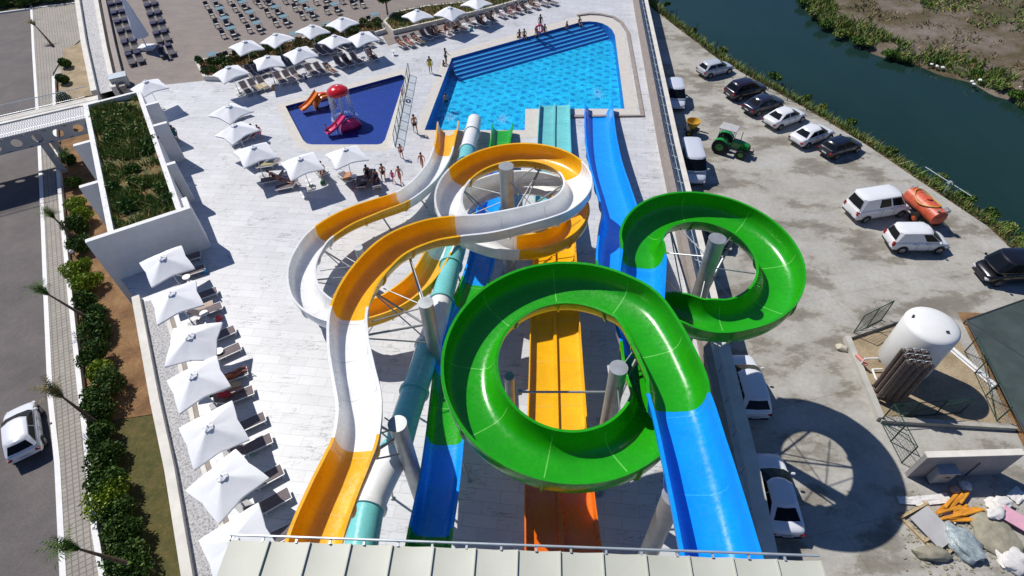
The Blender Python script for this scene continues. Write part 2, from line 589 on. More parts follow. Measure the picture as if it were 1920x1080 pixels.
_tree_cache = {}
def stamp(proto, loc, rz, label, group=None, tint=None, tint_map=None):
    """a copy of proto, parts included (first use takes the prototype itself)"""
    key = proto.name
    if key not in _tree_cache:
        def grab(x):
            return (x, [grab(k) for k in ALLKIDS(x)])
        _tree_cache[key] = [grab(proto), False]
    tree, used = _tree_cache[key]
    def cp(t, par):
        n = t[0].copy(); COL.objects.link(n)
        if par is not None:
            n.parent = par
        for k in t[1]:
            cp(k, n)
        return n
    if not used:
        _tree_cache[key][1] = True
        # keep a pristine description by copying once, then using the prototype itself
        o = proto
    else:
        o = cp(tree, None)
    o.location = loc; o.rotation_euler = (0, 0, rz)
    o['label'] = label
    if group:
        o['group'] = group
    return o


def sheet(name, pts, z, mat, kind='structure', thick=0.0, holes=(), label=None, cat=None):
    """flat area from outline points; optional solid thickness below it"""
    polys = [[Vector((p[0], p[1], 0)) for p in pts]] + [[Vector((p[0], p[1], 0)) for p in h] for h in holes]
    tris = tessellate_polygon(polys)
    flat = [p for pl in polys for p in pl]
    b = MB().use(mat)
    vs = [b.bm.verts.new((p.x, p.y, z)) for p in flat]
    for t in tris:
        try:
            b.bm.faces.new([vs[i] for i in t])
        except ValueError:
            pass
    for f in b.bm.faces:
        f.normal_update()
        if f.normal.z < 0:
            f.normal_flip()
    if thick:
        lows = [b.bm.verts.new((p.x, p.y, z - thick)) for p in polys[0]]
        n = len(lows)
        for i in range(n):
            j = (i + 1) % n
            b.bm.faces.new((vs[i], vs[j], lows[j], lows[i]))
    o = b.build(name, None, recalc=False, sharp=30)
    tag(o, label, cat, kind=kind)
    return o


def PX(lst, z=0.0):
    return [W(x, y, z) for x, y in lst]


def offset_line(pts, d):
    """offset an open polyline sideways (to its left for d > 0)"""
    out = []
    for i, p in enumerate(pts):
        a = pts[max(i - 1, 0)]; b = pts[min(i + 1, len(pts) - 1)]
        t = Vector((b[0] - a[0], b[1] - a[1])); t.normalize()
        out.append(Vector((p[0] - t.y * d, p[1] + t.x * d, 0)))
    return out


def strip_prism(mb, pts, d0, d1, z0, z1):
    """a long block following a polyline between two side offsets"""
    A = offset_line(pts, d0); B = offset_line(pts, d1)
    for i in range(len(pts) - 1):
        q = [A[i], A[i + 1], B[i + 1], B[i]]
        area = sum(q[k].x * q[(k + 1) % 4].y - q[(k + 1) % 4].x * q[k].y for k in range(4))
        if area < 0:
            q = q[::-1]
        mb.prism([(p.x, p.y) for p in q], z0, z1)
    return mb


def catmull(pts, step=.25):
    P = [Vector(p[:3]) for p in pts]
    P = [P[0] * 2 - P[1]] + P + [P[-1] * 2 - P[-2]]
    out = []; tags = []
    for i in range(1, len(P) - 2):
        n = max(2, int((P[i + 1] - P[i]).length / step))
        for k in range(n):
            t = k / n
            a, b, c_, d = P[i - 1], P[i], P[i + 1], P[i + 2]
            out.append(.5 * ((2 * b) + (-a + c_) * t + (2 * a - 5 * b + 4 * c_ - d) * t * t + (-a + 3 * b - 3 * c_ + d) * t ** 3))
            tags.append(i - 1)
    out.append(P[-2]); tags.append(len(pts) - 2)
    return out, tags

# ------------------------------------------------------------------ the setting
BIG = 700
# near lot edge / river outlines (world xy)
edge = [W(x, y, LOT) for x, y in ((1150, -60), (1222, 15), (1342, 108), (1385, 133), (1510, 203), (1625, 272), (1740, 350), (1850, 423), (1912, 482), (1990, 560), (2100, 700))]
ext0 = edge[0] + (edge[0] - edge[1]).normalized() * 150
ext1 = edge[-1] + (edge[-1] - edge[-2]).normalized() * 200
edge = [ext0] + edge + [ext1]
wnear = offset_line([(p.x, p.y) for p in edge], 2.6)          # water line a little out from the lot
far_px = [(1440, -70), (1495, -8), (1530, 38), (1600, 75), (1650, 105), (1700, 118), (1760, 134), (1820, 152), (1870, 178), (1925, 208), (2050, 280)]
wfar = [W(x, y, WATER) for x, y in far_px]
f0 = wfar[0] + (wfar[0] - wfar[1]).normalized() * 150
f1 = wfar[-1] + (wfar[-1] - wfar[-2]).normalized() * 220
wfar = [f0] + wfar + [f1]
_w, _ = catmull([Vector((p.x, p.y, 0)) for p in wfar[1:-1]], 3.0)
wfar = [wfar[0]] + [Vector((p.x, p.y, 0)) for p in _w] + [wfar[-1]]
far_out = Vector((.78, .62, 0)).normalized()

b = MB(); b.use(M['bank'])
b.face([(-BIG, -BIG, -6.2), (BIG, -BIG, -6.2), (BIG, BIG, -6.2), (-BIG, BIG, -6.2)])
tag(b.build('ground', None), kind='structure')

# car park slab: everything on this side of the river, out to the left edge of the world
lotpts = [(p.x, p.y) for p in edge] + [(BIG * .5, -BIG * .5), (-BIG * .5, -BIG * .5), (-BIG * .5, BIG * .5)]
sheet('car_park', lotpts, LOT, M['concrete'], thick=.35)

# near bank, sloping from the slab down into the water
b = MB(); b.use(M['bank'])
rows = []
for d, z in ((0.0, LOT - .04), (.7, LOT - .15), (1.6, LOT - .7), (2.8, WATER - .1), (5, WATER - 1.2)):
    L = offset_line([(p.x, p.y) for p in edge], d)
    fine = []
    for A, B2 in zip(L[:-1], L[1:]):
        n = max(1, int((B2 - A).length / 1.5)) if (B2 - A).length < 120 else 20
        for k in range(n):
            p = A.lerp(B2, k / n)
            w = noise.noise(Vector((p.x * .35, p.y * .35, d))) * .5 * min(d, 1.5)
            fine.append(Vector((p.x + w, p.y + w, z + (noise.noise(Vector((p.x * .8, p.y * .8, 3))) * .12 if d else 0))))
    fine.append(L[-1].copy() + Vector((0, 0, z)))
    rows.append(fine)
m_ = min(len(r) for r in rows)
b.loft([r[:m_] for r in rows], smooth=True)
tag(b.build('river_bank', None, sharp=None), kind='structure')

b = MB(); b.use(M['river'])
wl = [(p.x, p.y) for p in edge] + [(p.x, p.y) for p in reversed([w + Vector((6, 4, 0)) for w in wfar])]
sheet('river', wl, WATER, M['river'])

# far bank: uneven terrain rising from the water
b = MB(); b.use(M['field'])
base_n = None
segn = []
L0 = [(p.x, p.y) for p in wfar]
for i in range(len(L0) - 1):
    segn.append(40 if i in (0, len(L0) - 2) else max(1, int(math.dist(L0[i], L0[i + 1]) / .8)))
secs = []
for d, z in ((2.0, WATER - 1.3), (0.4, WATER - .15), (-.4, WATER + .15), (-1.6, WATER + .5), (-3.5, WATER + .9), (-7, WATER + 1.0), (-12, WATER + 1.1), (-20, WATER + 1.2), (-34, WATER + 1.3), (-60, WATER + 1.3), (-300, WATER + 1.3)):
    L = offset_line(L0, -max(d, -3.5))
    if d < -3.5:
        L = [p + far_out * (-d - 3.5) for p in L]
    r = []
    for i in range(len(L) - 1):
        for k in range(segn[i]):
            p = L[i].lerp(L[i + 1], k / segn[i])
            w = noise.noise(Vector((p.x * .25, p.y * .25, 1.7))) * (1.1 if abs(d) < 3 else .6)
            r.append(Vector((p.x + w, p.y + w, z + noise.noise(Vector((p.x * .4, p.y * .4, 9))) * (.18 if d < 0 else .02))))
    secs.append(r)
b.loft(secs, smooth=True)
tag(b.build('far_bank', None, sharp=None), kind='structure')

# street on the left, kerb, pavement, planting strip
curb_px = [(40, -160), (60, 20), (64, 100), (70, 190), (75, 270), (82, 420), (88, 560), (97, 750), (110, 870), (121, 1080), (150, 1400)]
curb = [W(x, y, LOT) for x, y in curb_px]
curb = [curb[0] + (curb[0] - curb[1]).normalized() * 8] + curb[1:]
left_far = [(p.x - 60, p.y - 30) for p in curb]
sheet('street', [(p.x, p.y) for p in curb] + left_far[::-1], LOT + .02, M['asphalt'])
hedge_px = [(104, 150), (108, 270), (122, 420), (137, 560), (158, 750), (168, 830), (185, 1000), (200, 1085), (235, 1400)]
hedge = [W(x, y, LOT) for x, y in hedge_px]
c2 = [(p.x, p.y) for p in offset_line([(p.x, p.y) for p in curb], .12)]
plaza = [W(x, y, LOT) for x, y in ((160, -40), (150, 40), (158, 70), (120, 105), (100, 140))]
sheet('pavement', [(p.x, p.y) for p in curb[1:]][::-1] + [(p.x, p.y) for p in plaza] + [(p.x, p.y) for p in hedge], LOT + .12, M['pavers'], thick=.12)
b = MB(); b.use(M['white'])
strip_prism(b, [(p.x, p.y) for p in curb], -.14, .14, LOT + .0, LOT + .15)
tag(b.build('white_kerb', None), kind='structure')
b = MB(); b.use(M['white'])
strip_prism(b, [(p.x, p.y) for p in hedge], -.12, .16, LOT, LOT + .45)
tag(b.build('low_white_garden_wall', None), 'low white wall between the grey pavement and the hedge', 'wall')
# road end: grass verge with dark kerb
verge = [W(x, y, LOT) for x, y in ((-260, 40), (0, 26), (142, 7), (150, -100), (-300, -100))]
sheet('grass_verge', [(p.x, p.y) for p in verge], LOT + .1, M['lawn'], thick=.1)
b = MB(); b.use(M['white'])
strip_prism(b, [(p.x, p.y) for p in verge[:3]], -.12, .12, LOT + .02, LOT + .2)
b.use(M['trim'])
strip_prism(b, [(p.x, p.y) for p in verge[:3]], .13, .5, LOT + .02, LOT + .16)
tag(b.build('verge_kerb', None), kind='structure')
# dashes on the kerb side of the road
gut = [(p.x, p.y) for p in offset_line([(p.x, p.y) for p in curb], -.5)]
# planting soil
soil = [W(x, y, LOT) for x, y in ((160, 60), (178, 130), (185, 180), (190, 240), (225, 400), (262, 560), (272, 640), (281, 770))]
sheet('planting_soil', [(p.x, p.y) for p in hedge[:6]][::-1] + [(p.x + 2.2, p.y) for p in soil] + [(W(205, 790, LOT).x, W(205, 790, LOT).y)], LOT + .06, M['soil'])
lawn = [W(x, y, LOT) for x, y in ((281, 772), (300, 850), (320, 940), (352, 1085), (400, 1400))]
sheet('lawn', [(p.x, p.y) for p in hedge[4:]][::-1] + [(W(205, 792, LOT).x, W(205, 792, LOT).y)] + [(p.x + 2.2, p.y) for p in lawn], LOT + .10, M['lawn'])
pale = [W(x, y, LOT) for x, y in ((120, 95), (158, 80), (176, 170), (180, 180), (110, 190))]
sheet('pale_planting_soil', [(p.x, p.y) for p in pale], LOT + .13, M['sand'])

# ---- the raised deck with its two basins
pool_px = [(796, 244), (847, 109), (1090, 41), (1105, 40), (1118, 41), (1130, 44), (1140, 49), (1148, 56), (1153, 66), (1171, 204), (985, 204), (984, 244)]
kid_px = [(535, 199), (752, 140), (757, 142), (759, 147), (722, 262), (716, 269), (708, 271), (585, 271), (575, 269), (568, 262)]
pool = [(p.x, p.y) for p in PX(pool_px)]
kid = [(p.x, p.y) for p in PX(kid_px)]
wall_l = [W(x, y, .3) for x, y in ((255, 561), (290, 750), (318, 880), (350, 1075))]
dl = (wall_l[-1] - wall_l[-2]).normalized()
wall_l.append(wall_l[-1] + dl * 16)
led = [W(x, y, .4) for x, y in ((1205, -45), (1218, 15), (1275, 270), (1368, 645), (1428, 890), (1460, 1045))]
dr = (led[-1] - led[-2]).normalized()
led.append(led[-1] + dr * 16)
led = [led[0] + (led[0] - led[1]).normalized() * 25] + led
bldA, bldB, bldC, bldD = W(160, 455, 3.4), W(357, 390, 3.4), W(300, 165, 3.4), W(130, 205, 3.4)
bx = (bldB - bldA).normalized(); by_ = Vector((-bx.y, bx.x, 0))
deck_left = [W(262, 160, 0), W(228, 168, 0), W(205, 60, 0), W(188, -10, 0), W(170, -90, 0)]
deck_left[-1] = deck_left[-2] + (deck_left[-2] - deck_left[-3]).normalized() * 30
lw = (W(228, 560, 0))
deck_pts = [(p.x, p.y) for p in reversed(wall_l)]
deck_pts = [deck_pts[0]] + deck_pts[1:] + [(bldA.x + .3, bldA.y + .2), (bldA.x + by_.x * 19, bldA.y + by_.y * 19)] + [(p.x, p.y) for p in deck_left] + [(p.x - .05, p.y) for p in led]
sheet('pool_deck', deck_pts, 0, M['marble'], thick=3.2, holes=(pool, kid))

def basin(name, pts, depth, fl, wl):
    b = MB(); n = len(pts)
    b.use(wl)
    for i in range(n):
        j = (i + 1) % n
        b.face([(pts[i][0], pts[i][1], 0), (pts[j][0], pts[j][1], 0), (pts[j][0], pts[j][1], -depth), (pts[i][0], pts[i][1], -depth)])
    tag(b.build(name + '_wall', None, recalc=False), kind='structure')
    sheet(name + '_floor', pts, -depth, fl)
basin('main_pool', pool, 1.25, M['pool_floor'], M['pool_wall'])
basin('kiddie_pool', kid, .42, M['kid_floor'], M['kid_floor'])
sheet('pool_water', pool, -.13, M['pool_water'])
sheet('kiddie_pool_water', kid, -.12, M['kid_water'])
# five wide steps down into the main pool
A = Vector((*pool[1], 0)); B_ = Vector((*pool[3], 0)); dv = (B_ - A).normalized(); nv = Vector((dv.y, -dv.x, 0))
if (Vector((*pool[10], 0)) - A).dot(nv) < 0:
    nv = -nv
A0 = A - dv * .6; B0 = B_ + dv * 1.2
b = MB()
for k in range(5):
    z = -.28 - k * .19
    o0, o1 = k * .52, (k + 1) * .52
    e = 1.0 * k
    b.use(M['pool_wall'])
    q = [A0 + nv * o0, B0 + nv * o0 + dv * k * .3, B0 + nv * o1 + dv * k * .3, A0 + nv * o1]
    b.face([(p.x, p.y, z) for p in q])
    b.face([(q[3].x, q[3].y, z), (q[2].x, q[2].y, z), (q[2].x, q[2].y, z - .19), (q[3].x, q[3].y, z - .19)])
    b.use(M['pool_edge'])
    q2 = [A0 + nv * (o1 - .13), B0 + nv * (o1 - .13), B0 + nv * (o1 + .002), A0 + nv * (o1 + .002)]
    b.face([(p.x, p.y, z + .006) for p in q2])
tag(b.build('pool_steps', None, recalc=False), kind='structure')

# coping round the pools and the paved band
cop_out = [(p.x, p.y) for p in PX([(779, 244), (834, 100), (1088, 30), (1122, 30), (1146, 35), (1160, 45), (1170, 62), (1197, 215), (1065, 215), (1065, 222), (1012, 222), (1012, 258), (800, 258)])]
sheet('pool_coping', cop_out, .006, M['coping'], holes=(pool,))
kc_out = [(p.x, p.y) for p in PX([(517, 197), (755, 129), (765, 131), (770, 137), (733, 276), (722, 283), (575, 283), (558, 277), (550, 266)])]
sheet('kiddie_pool_coping', kc_out, .006, M['coping'], holes=(kid,))
b = MB(); b.use(M['brown_stone'])
kp = [(p.x, p.y) for p in PX([(1083, 31), (1105, 28), (1125, 29), (1148, 34), (1163, 44), (1174, 62), (1201, 218), (1066, 218)])]
strip_prism(b, kp, 0, .35, .01, .14)
tag(b.build('brown_coping_kerb', None), kind='structure')

# brown plank-tiled terrace
wood_px = [(230, 166), (255, 164), (386, 150), (362, 122), (382, 140), (455, 160), (700, 66), (735, 92), (1010, 0), (1100, -90), (172, -90), (200, 20)]
wd = [(230, 167), (384, 151), (370, 118), (700, 40), (728, 86), (1000, 5), (1060, -12), (1090, -100), (150, -140), (195, 0)]
sheet('plank_terrace', [(p.x, p.y) for p in PX(wd)], .005, M['wood'])

# left retaining wall, gravel bed and its slim kerb
b = MB(); b.use(M['cream'])
wl2 = [(p.x, p.y) for p in wall_l]
start = Vector((*wl2[0], 0)) - Vector((wl2[1][0] - wl2[0][0], wl2[1][1] - wl2[0][1], 0)).normalized() * .3
strip_prism(b, [(start.x, start.y)] + wl2, -.22, .22, LOT, .34)
tag(b.build('white_retaining_wall', None), 'white retaining wall between the gravel bed and the soil strip', 'wall')
gk = [W(x, y, 0) for x, y in ((300, 560), (318, 620), (352, 755), (372, 860), (416, 1000), (445, 1100))]
gk.append(gk[-1] + (gk[-1] - gk[-2]).normalized() * 12)
sheet('gravel_bed', [(p.x + dl.y * -.2, p.y) for p in wall_l][::-1][:0] + [(x + .2, y) for x, y in wl2] + [(p.x, p.y) for p in gk][::-1], .012, M['gravel'])
b = MB(); b.use(M['cream'])
strip_prism(b, [(p.x, p.y) for p in gk], -.02, .2, .0, .07)
b.use(M['brown_stone'])
strip_prism(b, [(p.x, p.y) for p in gk], .2, .42, .0, .03)
tag(b.build('gravel_edging', None), kind='structure')

# right-hand parapet: brown-capped wall, glass railing, low ledge
ledp = [(p.x, p.y) for p in led]
b = MB(); b.use(M['cream'])
strip_prism(b, ledp, -1.25, .0, LOT, .40)
tag(b.build('marble_ledge', None), 'pale marble ledge along the outer edge of the pool deck above the parked cars', 'ledge')
b = MB(); b.use(M['brown_stone'])
strip_prism(b, ledp, -1.68, -1.262, 0.0, .95)
tag(b.build('brown_parapet_wall', None), 'long brown stone parapet on the right side of the pool deck', 'wall')
t = thing('glass_railing', 'low glass railing standing on the pale ledge beside the brown parapet', 'railing')
LG = offset_line(ledp, -.92)
b = MB(); b.use(M['fencing_glass'])
posts = MB(); posts.use(M['rail_steel'])
for a_, c_ in zip(LG[1:-2], LG[2:-1]):
    n = max(1, int((c_ - a_).length / 1.6))
    for k in range(n):
        p = a_.lerp(c_, k / n); q = a_.lerp(c_, (k + .93) / n)
        b.face([(p.x, p.y, .45), (q.x, q.y, .45), (q.x, q.y, 1.05), (p.x, p.y, 1.05)])
        posts.box((p.x, p.y, .74), (.05, .05, .68))
    posts.tube((a_.x, a_.y, 1.08), (c_.x, c_.y, 1.08), .03, n=6)
b.build('glass_panel', None, t, recalc=False); posts.build('rail', None, t)

# ------------------------------------------------------------------ planter block with a grass roof
L_, W_ = (bldD - bldA).length, (bldB - bldA).length
rz0 = math.atan2(bx.y, bx.x)
t = thing('green_roof_building', 'white walled block with a roof full of grass beside the street', 'building', (bldA.x, bldA.y, 0), rz0)
u0 = (W(205, 440, 3.4) - bldA).dot(bx); u1 = (W(330, 402, 3.4) - bldA).dot(bx)
v1 = (W(262, 175, 3.4) - bldA).dot(by_); v1 = max(v1, 16)
b = MB(); b.use(M['white'])
b.box((W_ / 2, .17, .1), (W_, .34, 6.6))                                    # front wall
b.box(((u0 + .1), v1 / 2 + .34, .098), (.34, v1, 6.596))
b.box(((u1 + .25), v1 / 2 + .34, .098), (.34, v1, 6.596))
b.box(((u0 + u1) / 2 + .17, v1 + .5, .096), (u1 - u0 + .5, .3, 6.592))
b.box((W_ - .17, .9, .1), (.34, 1.1, 6.59))
b.build('wall', None, t)
for nm, pts in (('fin', [(148, 350), (137, 272)]), ):
    for q in pts:
        p = W(*q, 3.4); uu = (p - bldA).dot(bx); vv = (p - bldA).dot(by_)
        f = MB(); f.use(M['white'])
        f.box(((uu + u0 - .08) / 2, vv, .09), (abs(u0 - .08 - uu), .34, 6.58)); f.build('fin_wall', None, t)
for q in ((328, 303), (312, 228), (296, 190)):
    p = W(*q, 3.4); uu = max((p - bldA).dot(bx), u1 + 1.0); vv = (p - bldA).dot(by_)
    f = MB(); f.use(M['white'])
    f.box(((uu + u1 + .43) / 2, vv, 1.62), (uu - u1 - .43, .34, 3.5)); f.build('fin_wall', None, t)
b = MB(); b.use(M['trim'])
rw = [(0, 0)]
cp = (W(336, 350, 1.6) - bldA); cv = cp.dot(by_)
b.bm.faces.new([b.bm.verts.new((u1 + .426, cv + .75 * math.cos(k * math.pi / 12), 1.5 + .75 * math.sin(k * math.pi / 12))) for k in range(24)])
b.build('round_opening', None, t, recalc=False)
b = MB(); b.use(M['roof_earth'])
nx, ny = 14, 44
grid = [[Vector((u0 + .27 + (u1 - u0 - .19) * i / nx, .34 + v1 * j / ny, 3.02 + noise.noise(Vector((i * .4, j * .4, 2))) * .16)) for i in range(nx + 1)] for j in range(ny + 1)]
b.loft(grid, smooth=True)
b.build('roof_soil', None, t, sharp=None)
BLD = t; BLD_U0, BLD_U1, BLD_V1 = u0, u1, v1
# water trough / grooved walkway behind: ramp between two white parapets
t = thing('raised_walkway', 'raised grey walkway between white parapets beside the plank terrace', 'walkway')
ra = [W(x, y, .5) for x, y in ((205, 170), (177, 60), (160, -10), (140, -90))]
rb = [W(x, y, .5) for x, y in ((178, 174), (158, 80), (145, -5), (128, -90))]
rc = [W(x, y, .5) for x, y in ((214, 165), (197, 88), (180, -5), (158, -100))]
def seg_wall(mb, pa, d0, d1, z0, z1):
    strip_prism(mb, [(p.x, p.y) for p in pa], d0, d1, z0, z1)
b = MB(); b.use(M['cream']); seg_wall(b, rb, -.25, .25, LOT, .75); b.build('parapet', None, t)
b = MB(); b.use(M['cream']); seg_wall(b, rc, -.2, .25, LOT, .62); b.build('parapet', None, t)
b = MB(); b.use(M['grey_wall'])
b.face([(p.x, p.y, .3) for p in rb] + [(p.x, p.y, .3) for p in reversed(rc)])
b.build('floor', M['gravel'], t, recalc=False)
b = MB(); b.use(M['brown_stone'])
re_ = [W(x, y, .4) for x, y in ((231, 163), (213, 88), (193, -10), (172, -100))]
strip_prism(b, [(p.x, p.y) for p in re_], -.2, .3, 0, .5)
tag(b.build('brown_planter_wall', None), 'narrow brown wall along the left edge of the plank terrace', 'wall')
b = MB(); b.use(M['steel']).box((0, 0, .5), (1.5, 1.2, 1.0), bev=.05); b.use(M['rail_steel']).box((0, 0, 1.02), (1.56, 1.26, .06))
g = W(229, 160, 0); o = b.build('metal_cabinet', None, loc=g, rz=.5); tag(o, 'grey metal cabinet at the corner of the plank terrace near the grass roof', 'cabinet')

# ------------------------------------------------------------------ footbridge over the street
t = thing('footbridge', 'white footbridge crossing the street with round holes in its side beams', 'bridge')
ZB = 1.3
n0, n1 = W(-130, 291, ZB), W(163, 221, ZB)
f0_, f1_ = W(-130, 252, ZB), W(222, 170, ZB)
bd = (n1 - n0).normalized(); bn = Vector((-bd.y, bd.x, 0))
wid = (f0_ - n0).dot(bn)
Lb = (n1 - n0).length
n0 = n0 - bd * 20; Lb += 20
rzb = math.atan2(bd.y, bd.x)
t.location = n0; t.rotation_euler = (0, 0, rzb); t.location.z = 0
m, nt, bb = nt_of('ribbed_deck')
wv = nt.nodes.new('ShaderNodeTexWave'); wv.inputs['Scale'].default_value = 1.6; wv.inputs['Distortion'].default_value = .3
nt.links.new(coords(nt, 'Object'), wv.inputs[0])
nt.links.new(ramp(nt, wv.outputs[0], [(.2, .40), (.6, .62)]), bb.inputs['Base Color']); bb.inputs['Roughness'].default_value = .7
b = MB(); b.use(m); b.box((Lb / 2, wid * .32, ZB - .08), (Lb, wid * .6, .16)); b.build('walkway_deck', None, t)
b = MB(); b.use(M['cream']); b.box((Lb / 2 + .5, wid * .82, ZB - .02), (Lb + 1, wid * .36, .2)); b.build('walkway_slab', None, t)
for yy in (.12, wid - .12):
    b = MB(); b.use(M['grey_wall'])
    # beam with round holes: built from cells
    cell = 1.55; hz = 1.15; zt = ZB - .17; zb = zt - hz; k = 0; x = 0.0
    while x < Lb - .2:
        x1 = min(x + cell, Lb); cx = (x + x1) / 2; cz = (zt + zb) / 2; r = .40
        outer = []; inner = []
        for q in range(24):
            a = 2 * math.pi * q / 24
            dx, dz = math.cos(a), math.sin(a)
            s_ = min((x1 - x) / 2 / max(abs(dx), 1e-6), hz / 2 / max(abs(dz), 1e-6))
            outer.append((cx + dx * s_, cz + dz * s_)); inner.append((cx + dx * r, cz + dz * r))
        for sgn in (-.07, .07):
            for q in range(24):
                j = (q + 1) % 24
                b.face([(outer[q][0], yy + sgn, outer[q][1]), (outer[j][0], yy + sgn, outer[j][1]), (inner[j][0], yy + sgn, inner[j][1]), (inner[q][0], yy + sgn, inner[q][1])])
        for q in range(24):
            j = (q + 1) % 24
            b.face([(inner[q][0], yy - .07, inner[q][1]), (inner[j][0], yy - .07, inner[j][1]), (inner[j][0], yy + .07, inner[j][1]), (inner[q][0], yy + .07, inner[q][1])])
        x = x1
    b.box((Lb / 2, yy, zb - .02), (Lb, .22, .05))
    b.build('side_beam', None, t, sharp=20)
for yy, ht in ((wid - .1, 1.1), (.06, 1.1)):
    b = MB(); b.use(M['rail_steel'])
    b.tube((0, yy, ZB + ht), (Lb + (.6 if yy > 1 else 0), yy, ZB + ht), .035, n=6)
    b.tube((0, yy, ZB + .25), (Lb, yy, ZB + .25), .02, n=5)
    x = 0.1
    while x < Lb:
        b.box((x, yy, ZB + ht / 2 + .05), (.018, .018, ht - .1)); x += .16
    b.build('railing', None, t)
for q in ((141, 352), (176, 336)):
    p = W(*q, LOT) - Vector((t.location.x, t.location.y, 0)); xx = p.dot(bd); 
    pass
for xx_, y_ in ((Lb - 4.1, .5), (Lb - 4.1, wid - .5)):
    b = MB(); b.use(M['grey_wall']); b.box((xx_, y_, (LOT + ZB - .2) / 2), (.5, .45, ZB - .2 - LOT)); b.build('column', None, t)

# ------------------------------------------------------------------ water slides
def flume(parent, pts, half, depth, prof='u', bank=0.0, seam=2.6, flare=0.0, flat=.5, fl=3.0):
    """pts: list of (Vector at rim level, colour key). Builds one mesh per run of colour."""
    P, tags = catmull([p[0] for p in pts], .22)
    n = len(P)
    cols = [pts[min(i, len(pts) - 1)][1] for i in tags]
    S = [0.0]
    for a, b_ in zip(P[:-1], P[1:]):
        S.append(S[-1] + (b_ - a).length)
    T = [(P[min(i + 1, n - 1)] - P[max(i - 1, 0)]).normalized() for i in range(n)]
    # signed curvature, smoothed
    K = []
    for i in range(n):
        a, b_ = T[max(i - 2, 0)], T[min(i + 2, n - 1)]
        ds = S[min(i + 2, n - 1)] - S[max(i - 2, 0)]
        cr = a.x * b_.y - a.y * b_.x
        K.append(cr / max(ds, 1e-4))
    Ks = []
    for i in range(n):
        lo, hi = max(0, i - 9), min(n, i + 10)
        Ks.append(sum(K[lo:hi]) / (hi - lo))
    def frame(i):
        t = T[i]; side = Vector((t.y, -t.x, 0)).normalized()      # to the right of travel
        up = side.cross(t).normalized()
        if up.z < 0: up = -up
        ang = max(-1, min(1, Ks[i] * 3.4)) * bank                  # left turn (K>0): right side is the outer one, lift it
        s2 = side * math.cos(ang) + up * math.sin(ang)
        u2 = up * math.cos(ang) - side * math.sin(ang)
        return s2, u2
    if prof == 'u':
        inner = []
        m_ = 14
        for k in range(m_ + 1):
            a = math.pi * k / m_
            cx, sx = -math.cos(a), math.sin(a)
            x = math.copysign(abs(cx) ** flat, cx) * 1.0
            z = -abs(sx) ** .8
            inner.append((x, z))
        lip = [(-1.10, .0), (-1.10, .012)]
        outer = [(x * 1.05 + (0), z * 1.0 - .045) for x, z in inner][::-1]
        prof_pts = [('r', -1.0, .02)] + [('u', x, z) for x, z in inner] + [('r', 1.0, .02)]
    sections = []
    start = 0
    for i in range(1, n):
        if cols[i] != cols[start] or i == n - 1:
            sections.append((start, i, cols[start])); start = i
    def ring(i, out=0.0, extra=0.0):
        s2, u2 = frame(i)
        w = half + flare * min(1, 1.6 * max(0, 1 - (S[-1] - S[i]) / fl))
        c = P[i]
        R_ = []
        for x, z in inner:
            R_.append(c + s2 * (x * (w + extra)) + u2 * (z * (depth + extra)))
        return R_, s2, u2, w
    def closed(i):
        r, s2, u2, w = ring(i)
        lp = .11
        c = P[i]
        o, _, _, _ = ring(i, extra=.05)
        left_lip = [c - s2 * w + u2 * .03, c - s2 * (w + lp) + u2 * .03, c - s2 * (w + lp) - u2 * .07]
        right_lip = [c + s2 * (w + lp) - u2 * .07, c + s2 * (w + lp) + u2 * .03, c + s2 * w + u2 * .03]
        return left_lip[::-1][:0] + r + [c + s2 * w + u2 * .03, c + s2 * (w + lp) + u2 * .03, c + s2 * (w + lp) - u2 * .07] + o[::-1] + [c - s2 * (w + lp) - u2 * .07, c - s2 * (w + lp) + u2 * .03, c - s2 * w + u2 * .03]
    for a, e, key in sections:
        b = MB(); b.use(M[key])
        b.loft([closed(i) for i in range(a, e + 1)], closed=True)
        # seams: slim flange under each joint and a hairline strip inside
        L = S[e] - S[a]
        k = max(1, round(L / seam))
        for q in range(1 if True else 0, k + 1):
            s_t = S[a] + L * q / k
            i = min(range(a, e + 1), key=lambda j: abs(S[j] - s_t))
            i = min(max(i, a + 1), e - 1) if e - a > 2 else i
            r, s2, u2, w = ring(i, extra=.05)
            r3, _, _, _ = ring(i, extra=.12)
            t = T[i] * .035
            b.use(M[key])
            for j in range(len(r) - 1):
                q4 = [r[j] - t, r[j + 1] - t, r3[j + 1] - t, r3[j] - t]
                b.face(q4); b.face([p + 2 * t for p in q4])
                b.face([r3[j] - t, r3[j + 1] - t, r3[j + 1] + t, r3[j] + t])
            ri, _, _, _ = ring(i, extra=-.004)
            b.use(M['seam_' + key])
            t2 = T[i] * .022
            for j in range(1, len(ri) - 2):
                b.face([ri[j] - t2, ri[j + 1] - t2, ri[j + 1] + t2, ri[j] + t2])
        b.build('flume_section', None, parent, sharp=50)
    return P, T, S


for key, c in (('blue', (.02, .36, .85)), ('green', (.12, .52, .08)), ('yellow', (.72, .42, .05)), ('orange', (.7, .2, .03)), ('whiteg', (.56, .57, .57)), ('teal', (.12, .42, .42))):
    M['seam_' + key] = plain('seam_' + key, c, .4)


def helix(cx, cy, r, a0, a1, z0, z1, col, n=None, rx=1.0):
    n = n or max(3, int(abs(a1 - a0) / 22))
    out = []
    for k in range(n + 1):
        f = k / n; a = R(a0 + (a1 - a0) * f)
        out.append((Vector((cx + r * math.cos(a), cy + r * math.sin(a) * rx, z0 + (z1 - z0) * f)), col(a0 + (a1 - a0) * f)))
    return out


def PP(l):
    return [(W(x, y, z), k) for x, y, z, k in l]


